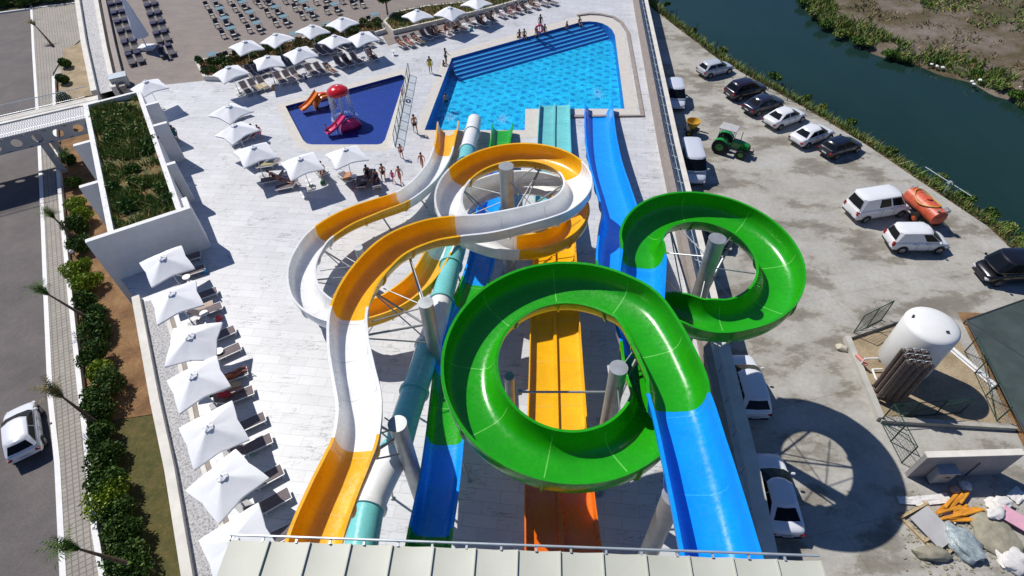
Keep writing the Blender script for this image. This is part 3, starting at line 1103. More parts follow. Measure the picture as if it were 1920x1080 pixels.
def pillar(parent, px, z, r=.29, z0=0.0, cap=True):
    p = W(px[0], px[1], z)
    b = MB(); b.use(M['steel'])
    b.tube((p.x, p.y, z0), (p.x, p.y, z), r, n=20)
    b.lathe([(r + .02, z - .005), (r + .02, z + .03), (0, z + .035)], (p.x, p.y, 0), 20)
    b.lathe([(r + .14, z0 + .0), (r + .14, z0 + .05), (r, z0 + .05)], (p.x, p.y, 0), 20)
    for k in range(8):
        a = k * math.pi / 4
        b.tube((p.x + (r + .08) * math.cos(a), p.y + (r + .08) * math.sin(a), z0 + .05), (p.x + (r + .08) * math.cos(a), p.y + (r + .08) * math.sin(a), z0 + .11), .025, n=6)
    b.build('support_pillar', None, parent)
    return p


def arm(parent, a, c, r=.055):
    b = MB(); b.use(M['steel']); b.tube(a, c, r, n=8)
    b.box(a, (.16, .16, .2)); b.build('support_arm', None, parent)


def spokes(parent, piv, P, idxs, dz=-1.0, spread=1.4, depth=1.0):
    for i in idxs:
        tgt = P[i] - Vector((0, 0, depth + .12))
        inw = Vector((piv.x - tgt.x, piv.y - tgt.y, 0)).normalized() * (depth * .95 + .14)
        rim = P[i] + inw - Vector((0, 0, .42))
        zc = min(piv.z - .5, tgt.z + dz)
        arm(parent, Vector((piv.x, piv.y, zc)), tgt)
        arm(parent, Vector((piv.x, piv.y, min(piv.z - .25, tgt.z + spread))), rim, .028)
        arm(parent, Vector((piv.x, piv.y, zc - 1.4)), tgt, .035)


def near(P, q):
    return min(range(len(P)), key=lambda i: (P[i].xy - Vector(q[:2])).length + abs(P[i].z - q[2]) * .7)


# B: the big green and blue slide with two loops
tB = thing('water_slide', 'big open water slide in bright green and blue with two wide loops', 'water slide')
c1 = W(1061, 672, 9.3); c2 = W(1333, 468, 8.0)
pB = PP([(1372, 1110, 10.9, 'blue'), (1352, 1040, 10.7, 'blue'), (1330, 950, 10.5, 'blue'), (1304, 850, 10.25, 'blue'), (1280, 762, 10.0, 'blue')])
pB += [(W(1272, 738, 9.95), 'green'), (W(1262, 690, 9.85), 'green')]
pB += helix(c1.x, c1.y, 3.50, 30, 338, 9.7, 8.7, lambda a: 'green', 15, 1.04)
pB += PP([(1222, 690, 8.6, 'green'), (1212, 640, 8.5, 'blue'), (1198, 585, 8.35, 'blue')])
pB += helix(c2.x, c2.y, 3.20, 184, -128, 8.2, 7.1, lambda a: 'green', 15, 1.05)
pB += PP([(1218, 590, 6.9, 'green'), (1172, 545, 6.5, 'green'), (1156, 492, 6.0, 'blue'), (1158, 435, 5.2, 'blue'), (1162, 398, 4.4, 'blue'), (1149, 350, 3.6, 'blue'), (1134, 300, 2.7, 'blue'), (1126, 252, 1.9, 'blue'), (1123, 205, 1.1, 'blue'), (1123, 188, .85, 'blue')])
PB, TB, SB = flume(tB, pB, .93, 1.0, bank=R(9), flare=.20, fl=26.0)
pv = pillar(tB, (1160, 690), 9.7, .31)
spokes(tB, pv, PB, [near(PB, c1 + Vector((3.2 * math.cos(R(a)), 3.2 * math.sin(R(a)), 0))) for a in (20, 300)], -1.6)
pv2 = pillar(tB, (955, 706), 6.6, .2)
pv = pillar(tB, (1345, 448), 9.5, .36, LOT)
spokes(tB, pv, PB, [near(PB, c2 + Vector((3.3 * math.cos(R(a)), 3.3 * math.sin(R(a)), 0))) for a in (165, 110, 50, -10, -65, -110)], -2.0)
pillar(tB, (1262, 930), 8.9, .33)
arm(tB, W(975, 735, 6.3), W(1140, 735, 6.3), .05)
for q in ((1150, 470), (1150, 360)):
    g = PB[near(PB, W(q[0], q[1], 4.5))]
    if g.z < 6.5:
        arm(tB, Vector((g.x - .9, g.y, 0)), Vector((g.x, g.y, g.z - 1.12)), .07)
        arm(tB, Vector((g.x + .9, g.y, 0)), Vector((g.x, g.y, g.z - 1.12)), .07)

# A: the yellow and white spiral
tA = thing('water_slide', 'yellow and white spiral water slide curling over the marble deck', 'water slide')
cA = W(960, 338, 6.7)
Y_, W__ = 'yellow', 'whiteg'
def colA(a):
    if a < 12: return W__
    if a < 138: return Y_
    if a < 262: return W__
    if a < 398: return Y_
    return W__
pA = PP([(578, 1090, 9.4, Y_), (590, 1010, 9.2, Y_), (622, 925, 8.95, Y_), (650, 862, 8.8, Y_), (667, 818, 8.65, W__), (673, 755, 8.45, W__), (662, 695, 8.25, W__), (652, 635, 8.05, W__), (655, 575, 7.9, Y_), (685, 515, 7.7, Y_), (737, 462, 7.55, Y_), (800, 434, 7.4, Y_), (858, 424, 7.3, W__), (925, 417, 7.15, W__)])
pA += helix(cA.x, cA.y, 3.75, -62, 525, 7.05, 3.7, colA, 28, .97)
pA += PP([(822, 470, 3.55, Y_), (790, 520, 3.4, Y_), (740, 560, 3.25, Y_), (690, 580, 3.1, Y_), (645, 588, 3.0, W__), (602, 575, 2.85, W__), (572, 545, 2.75, W__), (566, 500, 2.6, W__), (585, 458, 2.45, W__), (608, 434, 2.35, Y_), (650, 408, 2.2, Y_), (700, 388, 2.05, Y_), (755, 368, 1.85, W__), (795, 338, 1.6, W__), (820, 305, 1.35, W__), (832, 275, 1.1, Y_), (838, 245, .9, Y_), (840, 228, .8, Y_)])
PA, TA, SA = flume(tA, pA, .72, .85, bank=R(10), flare=.10)
pv = pillar(tA, (949, 312), 8.2, .40)
spokes(tA, pv, PA, [near(PA, cA + Vector((3.7 * math.cos(R(a)), 3.7 * math.sin(R(a)), .4))) for a in (-60, 20, 60, 150, 200)], -1.2, depth=.88)
pv = pillar(tA, (798, 568), 7.6, .33)
spokes(tA, pv, PA, [near(PA, W(q[0], q[1], 8)) for q in ((655, 600), (690, 510), (775, 445))], -.8, depth=.88)
pv = pillar(tA, (745, 795), 7.9, .33)
spokes(tA, pv, PA, [near(PA, W(q[0], q[1], 8.5)) for q in ((672, 755), (655, 850))], -.6, depth=.88)
pv = pillar(tA, (672, 465), 3.4, .24)
spokes(tA, pv, PA, [near(PA, W(q[0], q[1], 2.7)) for q in ((566, 500), (602, 440), (602, 575))], -.5, .4, depth=.88)
for q in ((715, 385), (795, 345)):
    g = PA[near(PA, W(q[0], q[1], 2.0))]
    arm(tA, Vector((g.x + .5, g.y - .3, 0)), Vector((g.x, g.y, g.z - .98)), .06)

# D: narrow blue and green flume between the tube and the lane slide
tD = thing('water_slide', 'narrow blue and green water slide running straight down beside the tube', 'water slide')
pD = PP([(786, 1110, 5.3, 'green'), (800, 1040, 5.1, 'green'), (808, 990, 4.95, 'blue'), (824, 900, 4.6, 'blue'), (834, 818, 4.3, 'green'), (838, 770, 4.1, 'green'), (846, 690, 3.8, 'blue'), (860, 610, 3.4, 'blue'), (876, 565, 3.15, 'green'), (893, 520, 2.9, 'blue'), (905, 475, 2.7, 'blue'), (915, 400, 2.2, 'blue'), (929, 330, 1.7, 'blue'), (936, 280, 1.3, 'green'), (941, 245, .95, 'green'), (942, 232, .8, 'green')])
PD, _, _ = flume(tD, pD, .72, .62, bank=R(10), flare=.08)
for q, z in (((836, 820), 4.3), ((870, 580), 3.2), ((912, 430), 2.4)):
    g = PD[near(PD, W(*q, z))]
    for s in (-.75, .75):
        arm(tD, Vector((g.x + s, g.y, 0)), Vector((g.x + s * .5, g.y, g.z - .74)), .06)

# C: closed tube
tC = thing('tube_slide', 'closed teal and white tube water slide with raised collars', 'water slide')
pC = PP([(662, 1110, 5.3, 'teal'), (680, 1010, 5.05, 'teal'), (692, 952, 4.9, 'whiteg'), (715, 900, 4.75, 'whiteg'), (742, 846, 4.5, 'teal'), (762, 780, 4.25, 'teal'), (790, 695, 3.9, 'teal'), (803, 650, 3.65, 'whiteg'), (818, 605, 3.45, 'whiteg'), (828, 565, 3.25, 'teal'), (842, 510, 3.0, 'teal'), (856, 462, 2.75, 'teal'), (866, 400, 2.3, 'teal'), (870, 335, 1.8, 'teal'), (877, 283, 1.4, 'whiteg'), (885, 250, 1.1, 'whiteg'), (890, 226, .92, 'whiteg')])
Pc, tg = catmull([p[0] for p in pC], .3)
Tc = [(Pc[min(i + 1, len(Pc) - 1)] - Pc[max(i - 1, 0)]).normalized() for i in range(len(Pc))]
st = 0; rr = .60
kc = [pC[min(i, len(pC) - 1)][1] for i in tg]
for i in range(1, len(Pc)):
    if kc[i] != kc[st] or i == len(Pc) - 1:
        b = MB(); b.use(M[kc[st]])
        def circ(j, r):
            sd = Vector((Tc[j].y, -Tc[j].x, 0)).normalized(); up = sd.cross(Tc[j]).normalized()
            return [Pc[j] + sd * (r * math.cos(a)) + up * (r * math.sin(a)) for a in [2 * math.pi * k / 24 for k in range(24)]]
        b.loft([circ(j, rr) for j in range(st, i + 1)], closed=True, caps=False)
        b.loft([circ(j, rr - .03) for j in range(st, i + 1)], closed=True, caps=False)
        js = list(range(st, i, 10)) or [st]
        for j in js:
            j2 = min(j + 1, i)
            d = Tc[j] * .09
            rings = []
            for off, r in ((-d, rr), (-d, rr + .09), (d, rr + .09), (d, rr)):
                rings.append([p + off for p in circ(j, r)])
            b.loft(rings, closed=True, caps=False, smooth=False)
        b.build('tube_section', None, tC, sharp=40)
        st = i
for q, z in (((742, 846), 4.5), ((790, 695), 3.9), ((842, 510), 3.0), ((866, 400), 2.3)):
    g = Pc[near(Pc, W(*q, z))]
    for s in (-.9, .9):
        arm(tC, Vector((g.x + s, g.y, 0)), Vector((g.x + s * .55, g.y, g.z - .35)), .055)

# E: straight two-lane slide
tE = thing('lane_slide', 'straight two lane slide turning from orange to yellow to teal', 'water slide')
pE = PP([(1062, 1110, 5.6, 'orange'), (1056, 1030, 5.2, 'orange'), (1050, 940, 4.6, 'orange'), (1047, 880, 4.1, 'yellow'), (1045, 800, 3.4, 'yellow'), (1043, 700, 2.75, 'yellow'), (1041, 610, 2.4, 'yellow'), (1040, 520, 2.15, 'yellow'), (1039, 430, 1.95, 'teal'), (1039, 350, 1.5, 'teal'), (1039, 250, .95, 'teal'), (1040, 200, .72, 'teal'), (1040, 188, .68, 'teal')])
Pe, tg = catmull([p[0] for p in pE], .4)
ke = [pE[min(i, len(pE) - 1)][1] for i in tg]
pr = [(-1.36, .0), (-1.30, .0), (-1.26, -.46), (-1.1, -.52), (-.14, -.52), (-.08, -.30), (.08, -.30), (.14, -.52), (1.1, -.52), (1.26, -.46), (1.30, 0), (1.36, 0), (1.36, -.1), (1.31, -.5), (1.15, -.6), (-1.15, -.6), (-1.31, -.5), (-1.36, -.1)]
st = 0
for i in range(1, len(Pe)):
    if ke[i] != ke[st] or i == len(Pe) - 1:
        b = MB(); b.use(M[ke[st]])
        b.loft([[Pe[j] + Vector((x, 0, z)) for x, z in pr] for j in range(st, i + 1)], closed=True, smooth=False)
        for j in range(st + 3, i, 7):
            b.use(M['seam_' + ke[st]])
            for xa, xb in ((-1.1, -.14), (.14, 1.1)):
                p = Pe[j]; q = Pe[j + 1] - Pe[j]; q = q.normalized() * .03
                b.face([(p.x + xa, p.y - .03, p.z - .515 - q.z), (p.x + xb, p.y - .03, p.z - .515 - q.z), (p.x + xb, p.y + .03, p.z - .515 + q.z), (p.x + xa, p.y + .03, p.z - .515 + q.z)])
        b.build('lane_section', None, tE, sharp=25)
        st = i
for q, z in (((1048, 900), 4.3), ((1044, 760), 3.1), ((1041, 600), 2.35), ((1039, 430), 1.95), ((1039, 300), 1.2)):
    g = Pe[near(Pe, W(*q, z))]
    for s in (-1.1, 1.1):
        b = MB(); b.use(M['steel']); b.box((g.x + s, g.y, (g.z - .6) / 2), (.12, .12, g.z - .6)); b.build('support_leg', None, tE)

# ------------------------------------------------------------------ parasols
def make_parasol(size=2.5, h=2.25, apex=.62, seed=0):
    rnd = random.Random(seed)
    t = thing('parasol', 'white square parasol', 'parasol')
    b = MB(); b.use(M['canopy'])
    n = 48; m_ = 9; hs = size / 2
    rows = []
    for j in range(m_ + 1):
        f = j / m_
        row = []
        for k in range(n):
            a = 2 * math.pi * k / n
            sq = 1 / max(abs(math.cos(a)), abs(math.sin(a)))
            # edge pulled in between the corners
            u = (a / (math.pi / 2) + .5) % 1.0
            d45 = abs(((a + math.pi / 4) % (math.pi / 2)) - math.pi / 4) / (math.pi / 4)      # 0 on the axes, 1 at corners
            pull = 1 - .085 * (1 - d45) ** 1.2 * f
            r = hs * f * sq * pull
            corner = d45
            z = h + apex * (1 - f) ** 1.0 - .13 * f * f * corner ** 2 - .03 * math.sin(math.pi * f) * (1 - d45)
            z += rnd.uniform(-1, 1) * .012 * f
            row.append((r * math.cos(a), r * math.sin(a), z))
        rows.append(row)
    b.loft(rows, closed=True, caps=False)
    b.loft([rows[-1], [(x * 1.0, y * 1.0, z - .10) for x, y, z in rows[-1]]], closed=True, caps=False)
    b.loft([[(x, y, z - .025) for x, y, z in r] for r in rows], closed=True, caps=False)
    can = b.build('canopy', None, t, sharp=None)
    b = MB(); b.use(M['canopy'])
    vr = []
    for j in range(3):
        f = j / 2
        vr.append([((.02 + .22 * f) * math.cos(2 * math.pi * k / 16) * (1 + .15 * (k % 4 == 2)), (.02 + .22 * f) * math.sin(2 * math.pi * k / 16) * (1 + .15 * (k % 4 == 2)), h + apex + .035 - .08 * f + .03 * f * math.sin(k * 2.4)) for k in range(16)])
    b.loft(vr, closed=True, caps=False)
    b.tube((0, 0, h + apex - .1), (0, 0, h + apex + .13), .03, .02, n=8)
    b.build('vent', None, can)
    b = MB(); b.use(M['whitep']); b.tube((0, 0, 0), (0, 0, h + apex), .028, n=10); b.build('pole', None, t)
    b = MB(); b.use(M['whitep'])
    for sx, sy in ((1, 1), (1, -1), (-1, 1), (-1, -1), (1, 0), (-1, 0), (0, 1), (0, -1)):
        L = hs * .96
        b.tube((0, 0, h + apex - .16), (sx * L * .90, sy * L * .90, h + (.0 if sx * sy else .03) - .16), .014, n=5)
    b.build('ribs', None, t)
    b = MB(); b.use(M['grey_wall']); b.box((0, 0, .04), (.62, .62, .08), bev=.02); b.tube((0, 0, .08), (0, 0, .35), .045, n=10); b.build('base', None, t)
    return t


PARASOLS = [make_parasol(2.55, 2.2, .60, s) for s in range(3)]
ORD = ['first', 'second', 'third', 'fourth', 'fifth', 'sixth', 'seventh', 'eighth', 'ninth', 'tenth', 'eleventh', 'twelfth', 'thirteenth', 'fourteenth', 'fifteenth', 'sixteenth', 'seventeenth', 'eighteenth', 'nineteenth', 'twentieth', 'twenty-first', 'twenty-second', 'twenty-third', 'twenty-fourth', 'twenty-fifth']
_pi = [0]
def parasol(px, py, rz, label, group, zc=2.35, z0=0.0, tilt=None):
    p = W(px, py, zc + z0)
    o = stamp(PARASOLS[_pi[0] % 3], (p.x, p.y, z0), rz, label, group)
    o.rotation_euler = (.05 * math.sin(_pi[0] * 2.3), .05 * math.cos(_pi[0] * 3.1), rz)
    _pi[0] += 1
    if tilt is False:
        o.rotation_euler = (tilt[0], tilt[1], rz)
    return o

wall_dir = math.atan2(dl.y, dl.x)
LEFT = [(308, 490, .15), (331, 560, .05), (357, 636, -.32), (371, 714, .12), (396, 804, .10), (421, 908, .42), (447, 1013, .12)]
for i, (x, y, r) in enumerate(LEFT):
    lab = f'white parasol beside the gravel bed, {ORD[i]} from the grass-roofed block'
    parasol(x, y, wall_dir + r, lab, 'white parasols along the gravel bed', tilt=(.03 * (-1) ** i, .03, ))
row_dir = yaw((432, 133), (682, 68))
for i, (x, y, r) in enumerate([(433, 133, .2), (501, 114, -.1), (563, 97, .1), (627, 75, .25), (681, 68, .05)]):
    parasol(x, y, row_dir + r, f'white parasol over the loungers facing the kiddie pool, {ORD[i]} from the left', 'white parasols in front of the flower bed')
for i, (x, y, r) in enumerate([(458, 85, .2), (521, 71, .35), (583, 55, .3), (642, 40, .3)]):
    parasol(x, y, row_dir + r, f'white parasol standing in the long flower bed by the plank terrace, {ORD[i]} from the left', 'white parasols in the flower bed')
for i, (x, y, r) in enumerate([(782, 27, .1), (843, 20, .4), (893, 4, .3)]):
    parasol(x, y, row_dir + r, f'white parasol in the grassy bed above the main pool, {ORD[i]} from the left', 'white parasols in the grassy bed')
parasol(279, 160, row_dir + .2, 'white parasol standing alone at the end of the footbridge beside the metal cabinet', 'single parasols')
parasol(428, 207, row_dir + .5, 'white parasol left of the kiddie pool, farthest of the three near its left corner', 'white parasols left of the kiddie pool')
parasol(445, 243, row_dir + .35, 'white parasol left of the kiddie pool, middle one of the three near its left corner', 'white parasols left of the kiddie pool')
parasol(475, 284, row_dir + .05, 'white parasol left of the kiddie pool, nearest of the three near its left corner', 'white parasols left of the kiddie pool')
parasol(566, 304, row_dir - .02, 'white parasol below the kiddie pool over bathers lying in its shade', 'white parasols below the kiddie pool')
parasol(648, 290, row_dir - .02, 'white parasol below the kiddie pool beside the group of seated people', 'white parasols below the kiddie pool')

# closed tall parasol
t = thing('closed_parasol', 'tall closed white parasol standing between the rows of dark loungers', 'parasol', W(277, 92, 0), 0)
b = MB(); b.use(M['canopy'])
rows = []
for j in range(9):
    f = j / 8
    rows.append([((.12 + .62 * f) * (1 + .12 * math.sin(k * 2.5 + j)) * math.cos(2 * math.pi * k / 20), (.12 + .62 * f) * (1 + .12 * math.sin(k * 2.5 + j)) * math.sin(2 * math.pi * k / 20), 5.6 - 4.2 * f) for k in range(20)])
b.loft(rows, closed=True); b.build('canopy', None, t)
b = MB(); b.use(M['whitep']); b.tube((0, 0, 0), (0, 0, 5.9), .07, n=12); b.tube((0, 0, 5.75), (0, 0, 5.85), .3, n=16); b.build('pole', None, t)
b = MB(); b.use(M['whitep']); b.box((0, 0, .18), (1.6, 1.2, .36), bev=.05); b.build('base', None, t)

# ------------------------------------------------------------------ loungers, tables, chairs
def make_lounger(name, frame, fabric, legs=True, back=42):
    t = thing(name, 'sun lounger', 'sun lounger')
    b = MB(); b.use(frame)
    for y in (-.32, .32):
        b.box((.28, y, .30), (1.32, .045, .05)); 
    b.box((.94, 0, .30), (.05, .68, .05)); b.box((-.36, 0, .30), (.05, .64, .05))
    b.build('frame', None, t)
    b = MB(); b.use(fabric); b.box((.29, 0, .335), (1.28, .58, .02)); b.build('seat', None, t)
    a = R(back); c, s = math.cos(a), math.sin(a)
    b = MB(); b.use(frame)
    for y in (-.31, .31):
        b.tube((-.36, y, .32), (-.36 - .74 * c, y, .32 + .74 * s), .024, n=6)
    b.tube((-.36 - .74 * c, -.31, .32 + .74 * s), (-.36 - .74 * c, .31, .32 + .74 * s), .024, n=6)
    bf = b.build('back_frame', None, t)
    b = MB(); b.use(fabric)
    b.box((-.36 - .36 * c, 0, .33 + .36 * s), (.70, .56, .02), ry=a); b.build('backrest', None, t)
    for x in (-.32, .86):
        for y in (-.31, .31):
            b = MB(); b.use(frame); b.tube((x, y, 0), (x * .96, y * .98, .29), .022, n=6); b.build('leg', None, t)
    return t

LG1 = make_lounger('sun_lounger', M['whitep'], M['sling'])
LG2 = make_lounger('sun_lounger', M['whitep'], M['sling'], back=25)
LGD = make_lounger('dark_sun_lounger', M['trim'], M['sling_dark'], back=38)
# the dark ones carry a folded purple headrest
for k in ALLKIDS(LGD):
    if k.name.startswith('backrest'):
        b = MB(); b.use(M['purple']); b.box((-.84, 0, .76), (.34, .62, .09), ry=R(38), bev=.02); b.build('headrest', None, k)

def towel(px, py, yawr, col, label, z=.36, size=(1.1, .52)):
    p = W(px, py, z)
    b = MB(); b.use(M['towel'])
    nx, ny = 10, 6
    def g(i, j, dz=0):
        x = (i / nx - .5) * size[0]; y = (j / ny - .5) * size[1]
        return (x, y, dz + .012 * math.sin(i * 1.7 + j) - .10 * max(0, abs(y) * 2 / size[1] - .9) * 3)
    b.loft([[g(i, j) for j in range(ny + 1)] for i in range(nx + 1)])
    b.loft([[g(i, j, -.012) for j in range(ny + 1)] for i in range(nx + 1)])
    o = b.build('towel', None, loc=p, rz=yawr, color=col)
    tag(o, label, 'towel')
    return o

def lounger(proto, px, py, rz, label, group, z=.3):
    p = W(px, py, z)
    return stamp(proto, (p.x, p.y, 0), rz, label, group)

# left row: two beside each parasol, feet pointing right
left_dir = [(341, 492, 356, 505)]
kk = 0
for i, (x, y, r) in enumerate(LEFT):
    sc = (46 + 6 * i, 18 + 5 * i)
    f = 1 + i * .16
    offs = [(40 * f, -5 * f), (47 * f, 20 * f)]
    for j, (ox, oy) in enumerate(offs):
        kk += 1
        lounger(LG1 if (i + j) % 3 else LG2, x + ox, y + oy, wall_dir + R(90) + R(-2 + 3 * ((i * 7 + j * 3) % 3)),
                f'{("upper", "lower")[j]} lounger under the {ORD[i]} gravel bed parasol from the grass-roofed block', 'loungers along the gravel bed')
# front row by the kiddie pool
ldir = row_dir - R(90) + R(10)
front = [(462, 168), (478, 163), (494, 159), (526, 149), (543, 146), (556, 141), (585, 134), (602, 131), (620, 131), (637, 119), (652, 116), (669, 112), (697, 106)]
for i, (x, y) in enumerate(front):
    lounger(LG1, x, y, ldir + R((i * 37) % 9 - 4), f'mesh lounger in the front row facing the kiddie pool, {ORD[i]} from the left', 'front row of loungers by the kiddie pool')
back = [(470, 137), (486, 135), (500, 132), (535, 119), (549, 117), (563, 114), (602, 96), (616, 94), (630, 92), (646, 85), (661, 83), (676, 81), (690, 80), (706, 72)]
for i, (x, y) in enumerate(back):
    lounger(LG1, x, y, ldir + R((i * 53) % 9 - 4), f'mesh lounger in the back row near the flower bed, {ORD[i]} from the left', 'back row of loungers by the flower bed')
right = [(752, 82), (767, 80), (782, 75), (799, 68), (811, 63), (823, 60), (848, 54), (866, 51), (882, 43), (903, 43), (921, 36), (938, 27), (955, 25), (968, 19), (984, 15), (1000, 10), (1018, 5), (1034, 3)]
for i, (x, y) in enumerate(right):
    lounger(LG1, x, y, ldir + R((i * 29) % 9 - 4), f'grey mesh lounger in the long row above the main pool, {ORD[i]} from the left', 'row of loungers above the main pool')
misc = [(447, 217, 200, 'lounger in the shade of the farthest parasol left of the kiddie pool'), (466, 256, 190, 'lounger below the middle parasol left of the kiddie pool'),
        (452, 262, 190, 'second lounger below the middle parasol left of the kiddie pool'), (487, 302, 150, 'lounger under the nearest parasol left of the kiddie pool'), (503, 308, 160, 'yellowish towel lounger under the nearest parasol left of the kiddie pool'),
        (513, 335, 165, 'lounger with a bather at the left end of the group below the kiddie pool'), (540, 348, 165, 'white framed lounger at the lower left of the parasol below the kiddie pool'),
        (604, 324, 95, 'lounger with a sunbather between the two parasols below the kiddie pool'), (651, 333, 100, 'lounger with an orange towel under the right parasol below the kiddie pool'),
        (676, 343, 70, 'lounger at the lower left of the seated group'), (690, 330, 60, 'lounger holding the seated group, middle one'), (706, 346, 75, 'white framed lounger at the lower right of the seated group')]
for x, y, dg, l in misc:
    lounger(LG1 if dg % 2 else LG2, x, y, R(dg) + row_dir, l, 'loungers around the kiddie pool')
# dark loungers in two double files
for c_, line in enumerate((((214, 2), (219, 16), (225, 33), (231, 50), (238, 68), (246, 89), (254, 112)), ((281, 3), (287, 19), (293, 36), (299, 53), (305, 72), (313, 98)))):
    dd = yaw((214, 2), (256, 125))
    for i, (x, y) in enumerate(line):
        for j in (-1, 1):
            p = W(x, y, .3); sx = Vector((-math.sin(dd), math.cos(dd), 0)) * .42 * j
            lab = f'dark lounger, {("left", "right")[j < 0]} of {ORD[i]} pair from the far end in the {("left", "right")[c_]} terrace file'
            stamp(LGD, (p.x + sx.x, p.y + sx.y, 0), dd, lab, 'dark loungers on the plank terrace')

def make_table():
    t = thing('glass_table', 'square table', 'table')
    b = MB(); b.use(M['tabletop']); b.box((0, 0, .72), (.95, .95, .03), bev=.006); b.build('table_top', None, t)
    for x in (-.42, .42):
        for y in (-.42, .42):
            b = MB(); b.use(M['whitep']); b.box((x, y, .35), (.045, .045, .7)); b.build('leg', None, t)
    return t
def make_chair():
    t = thing('chair', 'chair', 'chair')
    b = MB(); b.use(M['sling_dark']); b.box((0, 0, .42), (.52, .52, .04)); b.build('seat', None, t)
    b = MB(); b.use(M['cushion']); b.box((0, 0, .475), (.46, .46, .07), bev=.02); b.build('cushion', None, t)
    b = MB(); b.use(M['sling_dark']); b.box((-.27, 0, .64), (.04, .50, .42), ry=R(-10)); b.build('backrest', None, t)
    b = MB(); b.use(M['sling_dark'])
    for y in (-.27, .27):
        b.box((0, y, .62), (.5, .04, .03))
    b.build('armrests', None, t)
    for x in (-.23, .23):
        for y in (-.24, .24):
            b = MB(); b.use(M['sling_dark']); b.box((x, y, .2), (.035, .035, .4)); b.build('leg', None, t)
    return t
TBL = make_table(); CHR = make_chair()
cols = [[(401, -2), (411, 15), (420, 33), (432, 52)], [(444, -10), (454, 3), (468, 22), (481, 42)], [(492, -12), (500, -5), (516, 12), (531, 30)], [(548, -12), (567, 2), (581, 17)], [(606, -10), (627, 7)], [(655, -12)]]
cn = ['leftmost', 'second', 'third', 'fourth', 'fifth', 'sixth']
for ci, col_ in enumerate(cols):
    for ri, (x, y) in enumerate(col_):
        p = W(x, y, .73); far = ORD[len(col_) - 1 - ri]
        ln = f'{far} from the near end, {cn[ci]} terrace file'
        stamp(TBL, (p.x, p.y, 0), row_dir + .1, 'greenish glass table, ' + ln, 'glass tables on the plank terrace')
        for q, (dx, dy, lab) in enumerate(((-14, 12, 'left'), (6, 13, 'right'))):
            c_ = W(x + dx, y + dy, .45)
            a = row_dir - R(90)
            stamp(CHR, (c_.x, c_.y, 0), a, f'cushioned chair near {lab} of the table {ln}', 'chairs on the plank terrace')
for (x, y, l) in ((397, 101, 'greenish glass table standing alone at the left end of the flower bed'), (702, 26, 'greenish glass table by the small tree at the right end of the flower bed'), (551, 62, 'glass table behind the flower bed between two parasols'), (612, 45, 'glass table behind the flower bed near its right end')):
    p = W(x, y, .73); stamp(TBL, (p.x, p.y, 0), row_dir + .1, l, 'glass tables on the plank terrace')
for (x, y, l) in ((413, 109, 'chair right of the lone table left of the flower bed'), (425, 105, 'chair second to the right of the lone table by the flower bed'), (662, 8, 'chair with pale cushion near the far end of the terrace'), (680, 7, 'chair with pale cushion beside another at the far right of the terrace'), (693, 38, 'chair in front of the table by the small tree')):
    p = W(x, y, .45); stamp(CHR, (p.x, p.y, 0), row_dir - R(90), 'dark cushioned ' + l, 'chairs on the plank terrace')

# small white side tables
def make_side():
    t = thing('side_table', 'side table', 'table')
    b = MB(); b.use(M['whitep']); b.lathe([(0, .43), (.25, .43), (.25, .46), (0, .46)], n=16); b.build('table_top', None, t)
    b = MB(); b.use(M['whitep']); b.lathe([(.2, 0), (.2, .03), (.04, .05), (.04, .43)], n=12); b.build('pedestal', None, t)
    return t
SD = make_side()
for i, (x, y, l) in enumerate([(446, 166, 'left end of the front row by the kiddie pool'), (570, 139, 'after the sixth front lounger by the kiddie pool'), (681, 108, 'between the last two front loungers by the kiddie pool'), (578, 338, 'under the left parasol below the kiddie pool'), (663, 330, 'beside the orange towel lounger'), (568, 360, 'near lower left of the kiddie pool group'),
     (349, 519, 'under the first gravel bed parasol'), (382, 587, 'under the second gravel bed parasol'), (410, 658, 'under the third gravel bed parasol'), (405, 744, 'under the fourth gravel bed parasol'), (428, 830, 'under the fifth gravel bed parasol'), (737, 95, 'left end of the row above the main pool'), (870, 45, 'in the row above the main pool near its third parasol'), (938, 20, 'far in the row above the main pool')]):
    p = W(x, y, .45); stamp(SD, (p.x, p.y, 0), 0, 'small round white side table, ' + l, 'white side tables')

# ------------------------------------------------------------------ people
def skinned(name, V, E, RAD, root=0, sub=1):
    me = bpy.data.meshes.new(name)
    me.from_pydata([Vector(v) for v in V], E, [])
    o = bpy.data.objects.new(name + '_tmp', me); COL.objects.link(o)
    md = o.modifiers.new('s', 'SKIN')
    for i, d in enumerate(me.skin_vertices[0].data):
        r = RAD[i]; d.radius = (r, r) if not hasattr(r, '__len__') else r
        d.use_root = (i == root); d.use_loose = False
    md.use_smooth_shade = True
    sb = o.modifiers.new('u', 'SUBSURF'); sb.levels = sub; sb.render_levels = sub
    dg = bpy.context.evaluated_depsgraph_get()
    new = bpy.data.meshes.new_from_object(o.evaluated_get(dg))
    new.name = name
    bpy.data.objects.remove(o, do_unlink=True)
    return new

